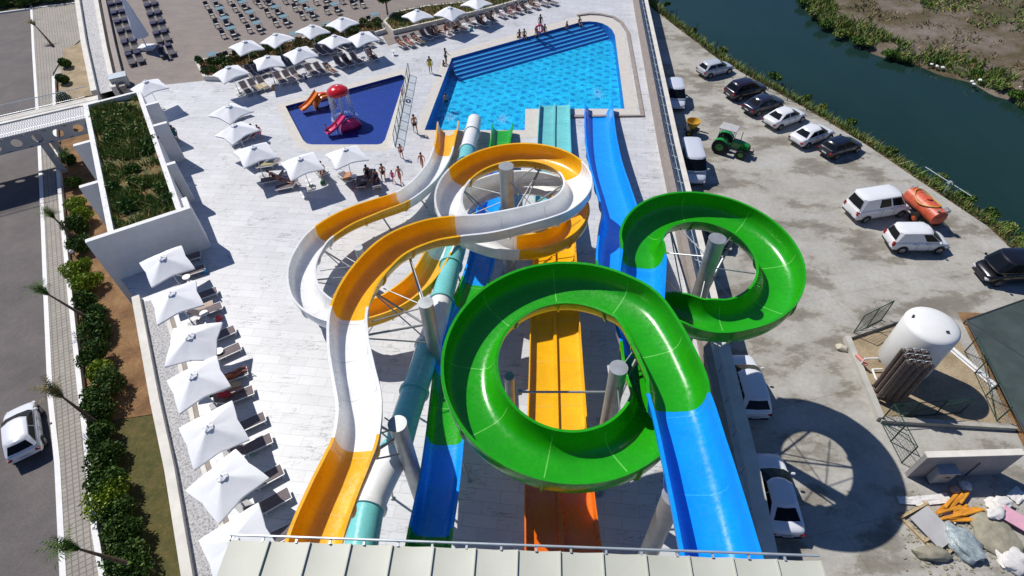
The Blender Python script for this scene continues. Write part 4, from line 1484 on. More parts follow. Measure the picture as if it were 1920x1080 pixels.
def pose(kind):
    J = dict(pel=(0, 0, .93), sp=(0, 0, 1.12), ch=(0, .01, 1.32), nk=(0, 0, 1.47), h0=(0, .015, 1.57), h1=(0, .01, 1.66),
             sl=(-.17, 0, 1.41), el=(-.25, -.03, 1.13), wl=(-.27, .06, .89), pl=(-.275, .09, .82), sr=(.17, 0, 1.41), er=(.25, -.03, 1.13), wr=(.27, .06, .89), pr=(.275, .09, .82),
             hl=(-.09, 0, .87), kl=(-.10, .02, .48), al=(-.10, -.03, .08), tl=(-.12, .13, .035), hr=(.09, 0, .87), kr=(.10, .02, .48), ar=(.10, -.03, .08), tr=(.12, .13, .035))
    if kind == 'walk':
        J.update(kl=(-.10, .16, .50), al=(-.10, .20, .10), tl=(-.11, .36, .05), kr=(.10, -.06, .48), ar=(.10, -.32, .14), tr=(.11, -.18, .035),
                 el=(-.24, -.12, 1.15), wl=(-.25, -.10, .90), pl=(-.25, -.09, .83), er=(.24, .06, 1.14), wr=(.25, .22, .96), pr=(.25, .27, .91))
    if kind == 'sit':      # on a lounger, origin on the ground below the hips, facing +Y
        d = .93 - .46
        for k in J: J[k] = (J[k][0], J[k][1], J[k][2] - d)
        J.update(hl=(-.10, .06, .45), kl=(-.13, .46, .50), al=(-.13, .52, .10), tl=(-.14, .68, .04), hr=(.10, .06, .45), kr=(.13, .46, .50), ar=(.13, .50, .10), tr=(.14, .66, .04),
                 el=(-.24, .10, .72), wl=(-.16, .32, .62), pl=(-.13, .38, .60), er=(.24, .10, .72), wr=(.16, .32, .62), pr=(.13, .38, .60))
    if kind == 'lie':      # reclining on a lounger: feet towards +Y
        J = dict(pel=(0, 0, .45), sp=(0, -.18, .51), ch=(0, -.36, .63), nk=(0, -.49, .74), h0=(0, -.56, .83), h1=(0, -.62, .90),
                 sl=(-.17, -.44, .68), el=(-.27, -.28, .52), wl=(-.24, -.04, .45), pl=(-.22, .04, .44), sr=(.17, -.44, .68), er=(.27, -.28, .52), wr=(.24, -.04, .45), pr=(.22, .04, .44),
                 hl=(-.09, .06, .44), kl=(-.12, .44, .56), al=(-.11, .82, .42), tl=(-.12, .86, .56), hr=(.09, .06, .44), kr=(.11, .46, .44), ar=(.11, .88, .41), tr=(.14, .93, .55))
    if kind == 'reach':
        J.update(el=(-.32, .1, 1.30), wl=(-.40, .25, 1.15), pl=(-.43, .31, 1.12), er=(.34, .08, 1.28), wr=(.42, .22, 1.10), pr=(.45, .28, 1.07))
    return J

def person_meshes(kind):
    J = pose(kind)
    V = []; RAD = []; E = []; ix = {}
    rad = dict(pel=.135, sp=.115, ch=.145, nk=.052, h0=.088, h1=.078, sl=.062, el=.042, wl=.028, pl=.034, sr=.062, er=.042, wr=.028, pr=.034,
               hl=.092, kl=.058, al=.038, tl=.034, hr=.092, kr=.058, ar=.038, tr=.034)
    for k, v in J.items():
        ix[k] = len(V); V.append(v); RAD.append(rad[k] * (.82 if k in ('pel', 'ch', 'sp') else .9))
    for a, b_ in (('pel', 'sp'), ('sp', 'ch'), ('ch', 'nk'), ('nk', 'h0'), ('h0', 'h1'), ('ch', 'sl'), ('sl', 'el'), ('el', 'wl'), ('wl', 'pl'), ('ch', 'sr'), ('sr', 'er'), ('er', 'wr'), ('wr', 'pr'),
                 ('pel', 'hl'), ('hl', 'kl'), ('kl', 'al'), ('al', 'tl'), ('pel', 'hr'), ('hr', 'kr'), ('kr', 'ar'), ('ar', 'tr')):
        E.append((ix[a], ix[b_]))
    up = (Vector(J['h1']) - Vector(J['h0'])).normalized()
    fr = Vector((0, 1, 0)); fr = (fr - up * fr.dot(up)).normalized()
    h0 = Vector(J['h0'])
    def add(p, r, par):
        V.append(tuple(p)); RAD.append(r); E.append((par, len(V) - 1)); return len(V) - 1
    add(h0 + fr * .112 - up * .0, .017, ix['h0'])                                 # nose
    for s in (-1, 1):
        add(h0 + Vector((s * .095, 0, 0)) + up * .01, .016, ix['h0'])              # ears
    for side, s in (('l', -1), ('r', 1)):
        w = Vector(J['w' + side]); p = Vector(J['p' + side]); d = (p - w).normalized()
        ac = Vector((0, 0, 1)) if abs(d.z) < .6 else Vector((0, 1, 0))
        ac = (ac - d * ac.dot(d)).normalized(); cu = d.cross(ac).normalized()
        if cu.x * s > 0: cu = -cu
        for q, L in ((-1.5, .055), (-.5, .068), (.5, .072), (1.5, .062)):
            k1 = add(p + ac * q * .018 + d * L * .5, .0085, ix['p' + side])
            add(p + ac * q * .019 + d * L + cu * .018, .0075, k1)
        k1 = add(w + d * .03 + ac * .045 + cu * .01, .010, ix['w' + side])
        add(w + d * .075 + ac * .06 + cu * .02, .009, k1)
    body = skinned('body', V, E, RAD, ix['pel'])
    def garment(keys, edges, rads, nm):
        loc = {k: i for i, k in enumerate(keys)}
        pts = []
        for k in keys:
            if k.endswith('m'):
                a, b_ = Vector(J['h' + k[0]]), Vector(J['k' + k[0]]); pts.append(tuple(a.lerp(b_, .5)))
            else: pts.append(J[k])
        return skinned(nm, pts, [(loc[a], loc[b_]) for a, b_ in edges], rads, 0)
    shorts = garment(['pel', 'hl', 'lm', 'hr', 'rm'], [('pel', 'hl'), ('hl', 'lm'), ('pel', 'hr'), ('hr', 'rm')], [.135, .10, .088, .10, .088], 'shorts')
    suit = garment(['pel', 'sp', 'ch'], [('pel', 'sp'), ('sp', 'ch')], [.138, .118, .138], 'swimsuit')
    dress = garment(['pel', 'sp', 'ch', 'hl', 'lm', 'hr', 'rm', 'sl', 'sr'], [('pel', 'sp'), ('sp', 'ch'), ('pel', 'hl'), ('hl', 'lm'), ('pel', 'hr'), ('hr', 'rm'), ('ch', 'sl'), ('ch', 'sr')], [.16, .14, .16, .14, .14, .14, .14, .07, .07], 'dress')
    hb = MB(); c = h0 + up * .035 - fr * .022
    q = up.to_track_quat('Z', 'Y').to_matrix().to_4x4()
    bmesh.ops.create_uvsphere(hb.bm, u_segments=14, v_segments=8, radius=.108, matrix=Matrix.Translation(c) @ q @ Matrix.Diagonal((.92, 1, 1.08, 1)))
    hair = hb.build('hair', M['hair']); hm = hair.data; bpy.data.objects.remove(hair)
    eb = MB()
    for s in (-1, 1):
        bmesh.ops.create_uvsphere(eb.bm, u_segments=6, v_segments=4, radius=.014, matrix=Matrix.Translation(h0 + fr * .09 + Vector((s * .034, 0, 0)) + up * .022))
    eye = eb.build('eyes', M['trim']); em = eye.data; bpy.data.objects.remove(eye)
    for m_, k in ((body, 'skin'), (shorts, 'cloth'), (suit, 'cloth'), (dress, 'cloth')):
        m_.materials.clear(); m_.materials.append(M[k])
    return dict(body=body, shorts=shorts, swimsuit=suit, dress=dress, hair=hm, eyes=em)

_pm = {}
def person(kind, px, py, rz, label, wear='shorts', col=(.03, .03, .05), skin=(.45, .24, .15), scale=1.0, z=0.0, group='bathers', xy=None):
    if kind not in _pm: _pm[kind] = person_meshes(kind)
    ms = _pm[kind]
    p = W(px, py, z) if xy is None else Vector((*xy, z))
    o = bpy.data.objects.new('person', ms['body']); COL.objects.link(o)
    o.location = (p.x, p.y, z); o.rotation_euler = (0, 0, rz); o.scale = (scale,) * 3; o.color = (*skin, 1)
    tag(o, label, 'person', group)
    for nm, c in ((wear, col), ('hair', None), ('eyes', None)):
        k = bpy.data.objects.new(nm, ms[nm]); COL.objects.link(k); k.parent = o
        if c: k.color = (*c, 1)
    return o

TAN = (.46, .235, .14); RED_ = (.50, .20, .13); DK = (.22, .11, .07)
def toward(deg): return R(deg)
person('walk', 780, 250, R(200), 'person in dark swim shorts walking on the deck between the two pools', 'shorts', (.012, .014, .03), TAN, 1.05)
person('stand', 808, 137, R(190), 'person in a yellow dress standing at the left corner of the main pool', 'dress', (.62, .45, .02), DK, 1.0)
person('reach', 837, 121, R(-60), 'person with dark swim shorts leaning by the pool steps near the yellow dress', 'shorts', (.02, .03, .09), DK, 1.0)
person('walk', 754, 297, R(20), 'child walking near the lower right corner of the kiddie pool', 'shorts', (.35, .06, .05), RED_, .80)
person('walk', 793, 318, R(170), 'person in red swimwear walking beside the yellow slide outlet', 'swimsuit', (.45, .03, .03), RED_, .92)
person('walk', 752, 345, R(165), 'person in a red swimsuit walking hand out beside a child in pink', 'swimsuit', (.60, .035, .03), RED_, .95)
person('walk', 738, 342, R(150), 'small child in pink leggings next to the person in red', 'dress', (.75, .06, .30), RED_, .66)
person('stand', 336, 268, R(60), 'person in dark teal clothes standing in the shadow of the grass-roofed block', 'dress', (.01, .08, .10), DK, 1.0)
person('stand', 491, 262, R(30), 'person in a pink top standing beside the middle parasol left of the kiddie pool', 'dress', (.55, .10, .20), TAN, .85)
# in the main pool
for i, (k, x, y, r, s, l, wr, c, z) in enumerate([
    ('sit', 974, 76, 160, 1, 'person seated on the top pool step, left of the pair', 'swimsuit', (.05, .02, .03), -.42),
    ('sit', 983, 75, 190, 1, 'person seated on the top pool step, right of the pair', 'shorts', (.02, .02, .04), -.42),
    ('stand', 1007, 83, 200, 1, 'bather standing waist deep on the pool steps below the pink float', 'shorts', (.02, .03, .06), -.85),
    ('stand', 1021, 74, 150, 1, 'bather in the water just right of the pink float', 'swimsuit', (.02, .03, .05), -.85),
    ('stand', 1062, 66, 120, .9, 'bather alone halfway along the pool steps', 'shorts', (.02, .02, .05), -.80),
    ('sit', 1086, 51, 200, .95, 'person sitting at the right end of the pool steps', 'shorts', (.03, .05, .10), -.42),
    ('stand', 1013, 58, 200, 1.05, 'person walking into the pool holding a pink float', 'swimsuit', (.02, .02, .03), 0.0),
    ('stand', 838, 204, 30, .95, 'bather alone near the left edge of the main pool', 'shorts', (.02, .02, .03), -1.1),
    ('stand', 834, 140, 60, .9, 'bather in the water below the left end of the pool steps', 'shorts', (.02, .02, .04), -.95),
    ('stand', 615, 253, 90, .62, 'child playing in the kiddie pool near the pink slide', 'shorts', (.02, .04, .15), -.42),
    ('stand', 635, 250, 60, .62, 'child at the foot of the pink slide in the kiddie pool', 'swimsuit', (.10, .30, .6), -.42),
]):
    person(k, x, y, R(r), l, wr, c, (DK, TAN)[i % 2], s, z)
# pink float
t = thing('swim_ring', 'pink inflatable ring held at the edge of the main pool steps', 'float', W(1011, 58, .6))
b = MB(); b.use(plain('pink_vinyl', (.80, .12, .17), .35))
rows = []
for i in range(28):
    a = 2 * math.pi * i / 28
    rows.append([((.40 + .13 * math.cos(q)) * math.cos(a), .13 * math.sin(q), .25 + (.40 + .13 * math.cos(q)) * math.sin(a)) for q in [2 * math.pi * j / 10 for j in range(10)]])
rows.append(rows[0]); b.loft(rows, closed=True, caps=False); b.build('ring', None, t); t.rotation_euler = (0.1, 0, .2)
# people on loungers: (x, y) of the lounger, pose, colours
rec = []
def on(px, py, kind, label, wear, col, skin, rz, dz=0.0, s=1.0):
    p = W(px, py, .35)
    person(kind, 0, 0, rz, label, wear, col, skin, s, dz, xy=(p.x, p.y))
fy = ldir - R(90)
on(620, 131, 'lie', 'person in teal swimwear lying on the ninth front lounger by the kiddie pool', 'swimsuit', (.10, .28, .26), TAN, fy)
on(652, 116, 'lie', 'person in dark clothes lying in the shade on the front row by the kiddie pool', 'dress', (.02, .015, .03), DK, fy)
on(697, 106, 'sit', 'person sitting at the right end of the front row by the kiddie pool', 'swimsuit', (.25, .03, .03), DK, fy + .6, -.0)
on(752, 82, 'lie', 'sunbather with reddish skin on the leftmost lounger above the main pool', 'shorts', (.35, .20, .10), RED_, fy)
on(767, 80, 'lie', 'sunbather in pink patterned swimwear, second on the row above the main pool', 'swimsuit', (.75, .22, .28), RED_, fy)
on(782, 75, 'lie', 'sunbather in dark swimwear, third on the row above the main pool', 'shorts', (.03, .03, .05), TAN, fy)
for i, (x, y) in enumerate([(811, 63), (823, 60), (835, 57), (848, 52), (856, 52), (903, 42), (921, 34), (957, 22), (968, 18), (979, 16), (1000, 9), (1024, 0)]):
    l = ['seated in shade beside the grassy bed', 'leaning forward in dark swimwear', 'with bare tanned shoulders', 'with a towel on the lap', 'beside the towel holder', 'in black under a parasol shadow', 'in a red top', 'in a purple top', 'in a pink top', 'in blue shorts', 'near the far end in dark clothes', 'at the far end of the row'][i]
    on(x, y, ('sit', 'lie')[i % 3 == 1], f'person {l}, {ORD[i]} along the row above the pool', ('swimsuit', 'shorts', 'dress')[i % 3],
       [(.02, .02, .03), (.03, .03, .06), (.3, .05, .04), (.55, .5, .45), (.04, .03, .03), (.01, .01, .015), (.45, .04, .05), (.15, .05, .25), (.5, .12, .2), (.03, .08, .3), (.02, .02, .03), (.05, .05, .08)][i], (DK, TAN, RED_)[i % 3], fy + ((i * 13) % 7 - 3) * .15)
for i, (x, y, k, c, l, r, wr) in enumerate([(689, 327, 'sit', (.03, .02, .02), 'seated person with long dark hair at the left of the group below the kiddie pool', 200, 'dress'), (706, 335, 'sit', (.015, .02, .07), 'seated person in navy in the middle of the group below the kiddie pool', 170, 'dress'),
        (718, 325, 'sit', (.05, .03, .03), 'seated person with bare back at the right of the group below the kiddie pool', 190, 'shorts'), (680, 350, 'lie', (.02, .02, .03), 'person in black stretched out at the lower left of the seated group', 120, 'dress'),
        (518, 333, 'lie', (.10, .03, .03), 'person in dark red lying left of the parasol below the kiddie pool', 255, 'swimsuit'), (532, 341, 'lie', (.25, .04, .08), 'person in wine red lying beside another left of the parasol below the kiddie pool', 255, 'swimsuit'), (545, 338, 'sit', (.3, .1, .1), 'person sitting up at the feet of the two lying bathers', 250, 'shorts'),
        (603, 322, 'lie', (.05, .02, .01), 'tanned person lying between the two parasols below the kiddie pool', 190, 'shorts'), (436, 706, 'lie', (.40, .12, .05), 'sunburnt person lying beside the fourth gravel bed parasol', -50, 'shorts'), (425, 742, 'lie', (.45, .02, .05), 'person in a bright red top lying below the sunburnt one', -60, 'dress'),
        (474, 250, 'lie', (.02, .02, .03), 'person in dark clothes under the middle parasol left of the kiddie pool', 200, 'dress')]):
    on(x, y, k, l, wr, c, ((.30, .12, .08), RED_, TAN)[i % 3] if i != 8 else (.50, .14, .06), R(r))
towel(651, 330, R(80), (.55, .25, .12), 'orange towel spread on the lounger under the right parasol below the kiddie pool')
towel(486, 162, ldir, (.48, .40, .22), 'yellowish towel on a front lounger near the left end by the kiddie pool')
towel(494, 158, ldir, (.55, .48, .36), 'pale beige towel on the third front lounger by the kiddie pool')
towel(545, 147, ldir, (.50, .42, .36), 'cream towel on the fifth front lounger by the kiddie pool')
towel(382, 573, wall_dir + R(90), (.50, .40, .32), 'sand coloured towel on a lounger under the second gravel bed parasol')
towel(503, 306, R(160) + row_dir, (.38, .36, .18), 'olive yellow towel under the nearest parasol left of the kiddie pool')
towel(432, 722, wall_dir + R(60), (.55, .42, .25), 'sandy towel hanging off a lounger by the fourth gravel bed parasol')

# bags and towels left beside the loungers
for i, (x, y, c, l) in enumerate([(385, 512, (.05, .25, .45), 'blue beach bag at the first gravel bed parasol'), (412, 600, (.65, .1, .1), 'red beach bag at the second gravel bed parasol'), (424, 668, (.7, .65, .5), 'cream beach bag at the third gravel bed parasol'),
      (432, 762, (.8, .8, .8), 'white beach bag near the person in the red top'), (470, 850, (.1, .3, .15), 'dark green beach bag near the fifth gravel bed parasol'), (512, 168, (.6, .3, .1), 'orange beach bag in front of the kiddie pool loungers'),
      (574, 148, (.1, .1, .3), 'navy beach bag between front loungers by the kiddie pool'), (642, 128, (.75, .75, .75), 'white beach bag between front loungers by the kiddie pool'), (606, 345, (.05, .2, .1), 'green bag below the parasol under the kiddie pool'), (668, 352, (.5, .05, .2), 'wine red bag by the seated group'),
      (795, 82, (.75, .7, .2), 'yellow bag in front of the loungers above the main pool'), (884, 58, (.1, .4, .5), 'teal bag in front of the loungers above the main pool')]):
    p = W(x, y, 0); b = MB(); b.use(M['towel'])
    b.loft([[(.22 * k * math.cos(a), .11 * k * math.sin(a) , z) for a in [2 * math.pi * q / 12 for q in range(12)]] for k, z in ((.8, 0), (1, .05), (1.05, .2), (.7, .32), (.3, .34))], closed=True)
    b.tube((-.12, 0, .30), (0, 0, .46), .012, n=5); b.tube((0, 0, .46), (.12, 0, .30), .012, n=5)
    tag(b.build('beach_bag', None, loc=(p.x, p.y, 0), rz=i * .9, color=c), l, 'bag', 'beach bags on the deck')

# ------------------------------------------------------------------ cars and vans
def wheel(parent, x, y, r=.32, w=.2, side=1):
    b = MB(); b.use(M['rubber'])
    n = 20
    prof = [(r * .62, -w / 2), (r * .95, -w / 2), (r, -w / 2 + .03), (r, w / 2 - .03), (r * .95, w / 2), (r * .62, w / 2)]
    rows = [[(x + q * math.cos(a), y + yy, r + q * math.sin(a)) for a in [2 * math.pi * k / n for k in range(n)]] for q, yy in prof]
    b.loft(rows, closed=True, caps=False)
    wh = b.build('wheel', None, parent, sharp=50)
    b = MB(); b.use(M['rim'])
    yo = y + side * (w / 2 - .01)
    for k in range(5):
        a = 2 * math.pi * k / 5
        b.box((x + r * .32 * math.cos(a), yo, r + r * .32 * math.sin(a)), (r * .6, .025, r * .17), ry=-a)
    b.tube((x, yo - .03, r), (x, yo + .02, r), r * .16, n=10)
    rr = [[(x + q * math.cos(a), yo + dy, r + q * math.sin(a)) for a in [2 * math.pi * k / n for k in range(n)]] for q, dy in ((r * .56, .015), (r * .64, .015), (r * .64, -.03))]
    b.loft(rr, closed=True, caps=False)
    b.tube((x, y, r), (x, yo - .035, r), r * .6, n=16)
    b.build('rim', None, wh)


def make_car(name, L, Wd, H, st, gh, panes=2, glass_side=True, rear_glass=True):
    """st: stations (x, half width factor, top z, underside z) rear to front; gh: greenhouse
    (rear base x, rear top x, front top x, front base x, belt z, roof half width factor)"""
    hw = Wd / 2
    t = thing(name, name, 'car')
    b = MB(); b.use(M['paint'])
    secs = []
    for x, wf, zt, zb in st:
        w = hw * wf
        half = [(0, zb), (w * .80, zb), (w * .95, zb + .06), (w, zb + .22), (w * .995, zt * .72), (w * .97, zt - .08), (w * .86, zt - .015), (w * .45, zt + .012), (0, zt + .02)]
        ring = [(x, y, z) for y, z in half] + [(x, -y, z) for y, z in half[-2:0:-1]]
        secs.append(ring)
    b.loft(secs, closed=True)
    body = b.build('body', None, t, sharp=60)
    sb_ = body.modifiers.new('soft', 'SUBSURF'); sb_.levels = 1; sb_.render_levels = 1
    rb, rt, ft, fb, zb, rw = gh
    zr = H
    def gsec(x, z, w):
        return (x, w, z)
    wb = hw * .90; wr = hw * rw
    # greenhouse as stacked rounded rings
    def ringz(f, grow=0.0):
        x0 = rb + (rt - rb) * f; x1 = fb + (ft - fb) * f; w = wb + (wr - wb) * f + grow
        z = zb + (zr - .05 - zb) * f
        x0 -= grow; x1 += grow
        c = .12 + .1 * f
        return [(x0, -w + c, z), (x0 + c, -w, z), (x0 + (x1 - x0) * .33, -w, z), (x0 + (x1 - x0) * .66, -w, z), (x1 - c, -w, z), (x1 + .02, -w + c * 1.6, z), (x1 + .07, 0, z), (x1 + .02, w - c * 1.6, z), (x1 - c, w, z), (x0 + (x1 - x0) * .66, w, z), (x0 + (x1 - x0) * .33, w, z), (x0 + c, w, z), (x0, w - c, z), (x0 - .04, 0, z)]
    b = MB(); b.use(M['paint'])
    top = ringz(1.0)
    cx = (rt + ft) / 2
    roof1 = [(cx + (x - cx) * .95, y * .90, zr - .01) for x, y, z in top]
    roof2 = [(cx + (x - cx) * .6, y * .5, zr + .02) for x, y, z in top]
    b.loft([ringz(0), ringz(.5), top, roof1, roof2], closed=True)
    b.build('cabin', None, t, sharp=28)
    def quad_part(nm, pts, par=t, mat=M['glass'], th=.0):
        b = MB(); b.use(mat); b.face(pts)
        return b.build(nm, None, par, recalc=False)
    def at(f, g=.012):
        return ringz(f, g)
    lo, hi = at(.10), at(.90)
    # windscreen: between points 5..7, rear: 12,13,0
    b = MB(); b.use(M['glass'])
    for i, j in ((4, 5), (5, 6), (6, 7), (7, 8)):
        ins = .0
        b.face([lo[i], lo[j], hi[j], hi[i]])
    b.build('windscreen', None, t, recalc=False, sharp=60)
    if rear_glass:
        b = MB(); b.use(M['glass'])
        lo2, hi2 = at(.14), at(.88)
        for i, j in ((12, 13), (13, 0)):
            b.face([lo2[i], lo2[j], hi2[j], hi2[i]])
        b.build('rear_window', None, t, recalc=False, sharp=60)
    for side in (0, 1):
        idx = (1, 4) if side == 0 else (11, 8)
        A0, A1 = Vector(lo[idx[0]]), Vector(lo[idx[1]]); B0, B1 = Vector(hi[idx[0]]), Vector(hi[idx[1]])
        segs = panes if isinstance(panes, (list, tuple)) else [(k / panes + .02, (k + 1) / panes - .02) for k in range(panes)]
        for f0, f1 in segs:
            b = MB(); b.use(M['glass'])
            b.face([A0.lerp(A1, f0), A0.lerp(A1, f1), B0.lerp(B1, f1), B0.lerp(B1, f0)])
            b.build('side_window', None, t, recalc=False)
    xr, xf = st[0][0], st[-1][0]
    wheelr = .34 if H > 1.6 else .31
    wx = (xr + L * .19, xf - L * .18)
    for x in wx:
        for s in (-1, 1):
            a = MB(); a.use(M['trim'])
            n = 18
            rows = [[(x + (wheelr + .07) * math.cos(q), s * (hw + .004), wheelr + (wheelr + .07) * math.sin(q))for q in [math.pi * k / n for k in range(n + 1)]], [(x + (wheelr - .1) * math.cos(q), s * (hw + .004), wheelr + (wheelr - .1) * math.sin(q)) for q in [math.pi * k / n for k in range(n + 1)]]]
            a.loft(rows); a.build('wheel_arch', None, t, recalc=False)
            wheel(t, x, s * (hw - .085), wheelr, .2, s)
    zl = st[-1][2] * .78
    for s in (-1, 1):
        b = MB(); b.use(M['lamp_clear']); b.box((xf - .10, s * hw * .68, zl + .02), (.22, .34, .15), rz=-s * .35, bev=.03); b.build('headlight', None, t)
        b = MB(); b.use(M['lamp_red']); b.box((xr + .07, s * hw * .78, st[0][2] * .86), (.18, .24, .16 if H < 1.7 else .34), rz=s * .3, bev=.02); b.build('tail_light', None, t)
        b = MB(); b.use(M['paint']); b.box((fb - .30, s * (hw + .09), zb + .08), (.12, .2, .14), bev=.03); b.build('door_mirror', None, t)
        for q in (.42, .68):
            b = MB(); b.use(M['trim']); b.box((rb + (fb - rb) * q, s * (hw * .985 + .006), zb - .12), (.16, .02, .03)); b.build('door_handle', None, t)
            b = MB(); b.use(M['trim']); b.box((rb + (fb - rb) * (q + .07), s * (hw * .999), zb * .62), (.012, .012, zb * .62)); b.build('door_gap', None, t)
    b = MB(); b.use(M['trim']); b.box((xr + .0, 0, .42), (.10, Wd * .82, .10), bev=.03); b.build('rear_bumper', None, t)
    b = MB(); b.use(M['trim']); b.box((xf - .02, 0, .36), (.10, Wd * .70, .16), bev=.03); b.build('front_grille', None, t)
    b = MB(); b.use(M['plate']); b.box((xr - .055, 0, .62), (.012, .50, .12)); b.build('number_plate', None, t)
    return t

SED = [(-2.2, .82, .78, .42), (-2.12, .93, .96, .30), (-1.75, .985, 1.02, .20), (-1.2, 1, 1.0, .18), (0, 1, .96, .18), (1.0, 1, .94, .18), (1.6, .97, .86, .20), (2.0, .90, .74, .24), (2.2, .74, .58, .32)]
HAT = [(-1.95, .84, .86, .40), (-1.90, .94, .98, .30), (-1.5, .99, 1.0, .2), (-.8, 1, .99, .18), (.2, 1, .97, .18), (.9, 1, .95, .18), (1.45, .96, .86, .2), (1.85, .88, .74, .25), (2.0, .72, .6, .32)]
SUV = [(-2.15, .86, .98, .45), (-2.1, .95, 1.08, .34), (-1.6, .99, 1.1, .25), (-.8, 1, 1.09, .22), (.2, 1, 1.07, .22), (1.0, 1, 1.05, .22), (1.55, .97, .98, .24), (2.05, .9, .84, .3), (2.2, .76, .66, .38)]
VAN = [(-2.4, .92, 1.1, .38), (-2.37, .98, 1.22, .3), (-1.6, 1, 1.24, .24), (0, 1, 1.22, .24), (1.0, 1, 1.18, .24), (1.7, .98, 1.05, .26), (2.2, .92, .88, .3), (2.4, .78, .7, .4)]
SVAN = [(-2.1, .9, 1.0, .36), (-2.07, .97, 1.08, .3), (-1.2, 1, 1.1, .22), (0, 1, 1.08, .22), (.9, 1, 1.05, .22), (1.5, .97, .94, .24), (1.95, .9, .8, .3), (2.12, .76, .64, .38)]
p_sed = make_car('parked_sedan', 4.4, 1.76, 1.45, SED, (-1.72, -1.02, .30, 1.12, .96, .70))
p_hat = make_car('parked_hatchback', 3.95, 1.70, 1.46, HAT, (-1.86, -1.45, .25, 1.05, .97, .72))
p_suv = make_car('parked_suv', 4.35, 1.84, 1.68, SUV, (-2.02, -1.6, .35, 1.15, 1.06, .74), [(.03, .27), (.30, .62), (.65, .97)])
p_van = make_car('parked_van', 4.8, 1.95, 2.15, VAN, (-2.33, -2.15, 1.05, 1.75, 1.18, .80), [(.40, .67), (.71, .97)])
p_sv = make_car('parked_small_van', 4.25, 1.76, 1.82, SVAN, (-2.05, -1.85, .45, 1.35, 1.05, .78), [(.68, .97)])
p_bus = make_car('parked_minibus', 4.9, 1.98, 2.05, VAN, (-2.38, -2.22, 1.35, 2.0, 1.18, .84), [(.03, .30), (.34, .62), (.66, .97)])
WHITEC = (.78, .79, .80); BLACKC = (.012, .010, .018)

def put_car(proto, rear, front, color, label, cat='car', z=LOT, group=None, zz=.5):
    a, b_ = W(*rear, z + zz), W(*front, z + zz)
    m_ = (a + b_) / 2; d = b_ - a
    rz = math.atan2(d.y, d.x)
    o = stamp(proto, (m_.x, m_.y, z), rz, label, group)
    o['category'] = cat
    def paint(x):
        x.color = (*color, 1)
        for k in ALLKIDS(x): paint(k)
    paint(o)
    return o
G1 = 'vehicles parked nose to the river bank'
put_car(p_hat, (1309, 137), (1372, 122), (.50, .53, .58), 'silver hatchback parked alone at the far end of the riverside row', group=G1)
put_car(p_suv, (1358, 180), (1436, 160), (.016, .010, .02), 'very dark purple-black car, second from the far end of the riverside row', group=G1)
put_car(p_sed, (1396, 208), (1466, 185), (.018, .022, .045), 'dark navy car between the black one and the white sedans', group=G1)
put_car(p_sed, (1434, 234), (1508, 208), WHITEC, 'white sedan parked right beside the dark navy car', group=G1)
put_car(p_sed, (1484, 268), (1560, 240), WHITEC, 'white sedan parked between the other white sedan and the black hatchback', group=G1)
put_car(p_hat, (1538, 289), (1612, 264), (.010, .012, .022), 'black hatchback at the near end of the riverside row', group=G1)
put_car(p_van, (1580, 400), (1705, 380), (.80, .81, .82), 'white van with side windows parked next to the orange tanker', 'van')
put_car(p_sv, (1652, 452), (1782, 452), (.80, .81, .82), 'small white panel van parked on the stained concrete', 'van')
o = put_car(p_bus, (1992, 506), (1808, 512), (.007, .006, .007), 'black minibus entering the picture at the right edge', 'van')
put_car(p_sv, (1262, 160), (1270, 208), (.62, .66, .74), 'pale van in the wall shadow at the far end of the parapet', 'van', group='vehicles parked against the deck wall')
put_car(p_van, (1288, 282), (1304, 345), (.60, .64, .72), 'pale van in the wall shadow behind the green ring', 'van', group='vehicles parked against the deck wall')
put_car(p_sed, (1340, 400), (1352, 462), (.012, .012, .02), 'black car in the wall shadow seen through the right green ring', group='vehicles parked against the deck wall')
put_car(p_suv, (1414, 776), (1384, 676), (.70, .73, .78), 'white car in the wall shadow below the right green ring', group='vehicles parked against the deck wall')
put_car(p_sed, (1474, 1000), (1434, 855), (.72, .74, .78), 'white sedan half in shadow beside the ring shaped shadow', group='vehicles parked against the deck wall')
put_car(p_hat, (52, 872), (38, 752), (.74, .75, .78), 'white car driving along the street at the left edge', group=None)

# ------------------------------------------------------------------ tractor with spreader
def rim_wheel(parent, x, y, r, w, rimm):
    b = MB(); b.use(M['rubber']); n = 24
    rows = [[(x + q * math.cos(a), y + yy, r + q * math.sin(a)) for a in [2 * math.pi * k / n for k in range(n)]] for q, yy in ((r * .55, -w / 2), (r, -w / 2), (r, w / 2), (r * .55, w / 2))]
    b.loft(rows, closed=True, caps=False)
    for k in range(18):
        a = 2 * math.pi * k / 18
        b.box((x + r * math.cos(a), y, r + r * math.sin(a)), (.06, w * .95, .07), ry=-a)
    wh = b.build('wheel', None, parent, sharp=40)
    b = MB(); b.use(rimm); b.tube((x, y - w * .35, r), (x, y + w * .35, r), r * .56, n=18); b.tube((x, y - w * .5, r), (x, y + w * .5, r), r * .15, n=10); b.build('rim', None, wh)
pa, pb = W(1340, 265, LOT + .6), W(1400, 282, LOT + .6)
d = pb - pa
t = thing('tractor', 'green tractor with a grey canopy roof parked beside the deck wall', 'tractor', ((pa.x + pb.x) / 2, (pa.y + pb.y) / 2, LOT), math.atan2(d.y, d.x))
t.scale = (.92, .92, .92)
b = MB(); b.use(M['tractor'])
b.loft([[(x, -w, z0), (x, w, z0), (x, w, z1 - .1), (x, w * .7, z1), (x, -w * .7, z1), (x, -w, z1 - .1)] for x, w, z0, z1 in ((.1, .36, .75, 1.42), (.7, .36, .75, 1.42), (1.3, .33, .75, 1.34), (1.72, .28, .8, 1.2))], closed=True)
b.build('hood', None, t)
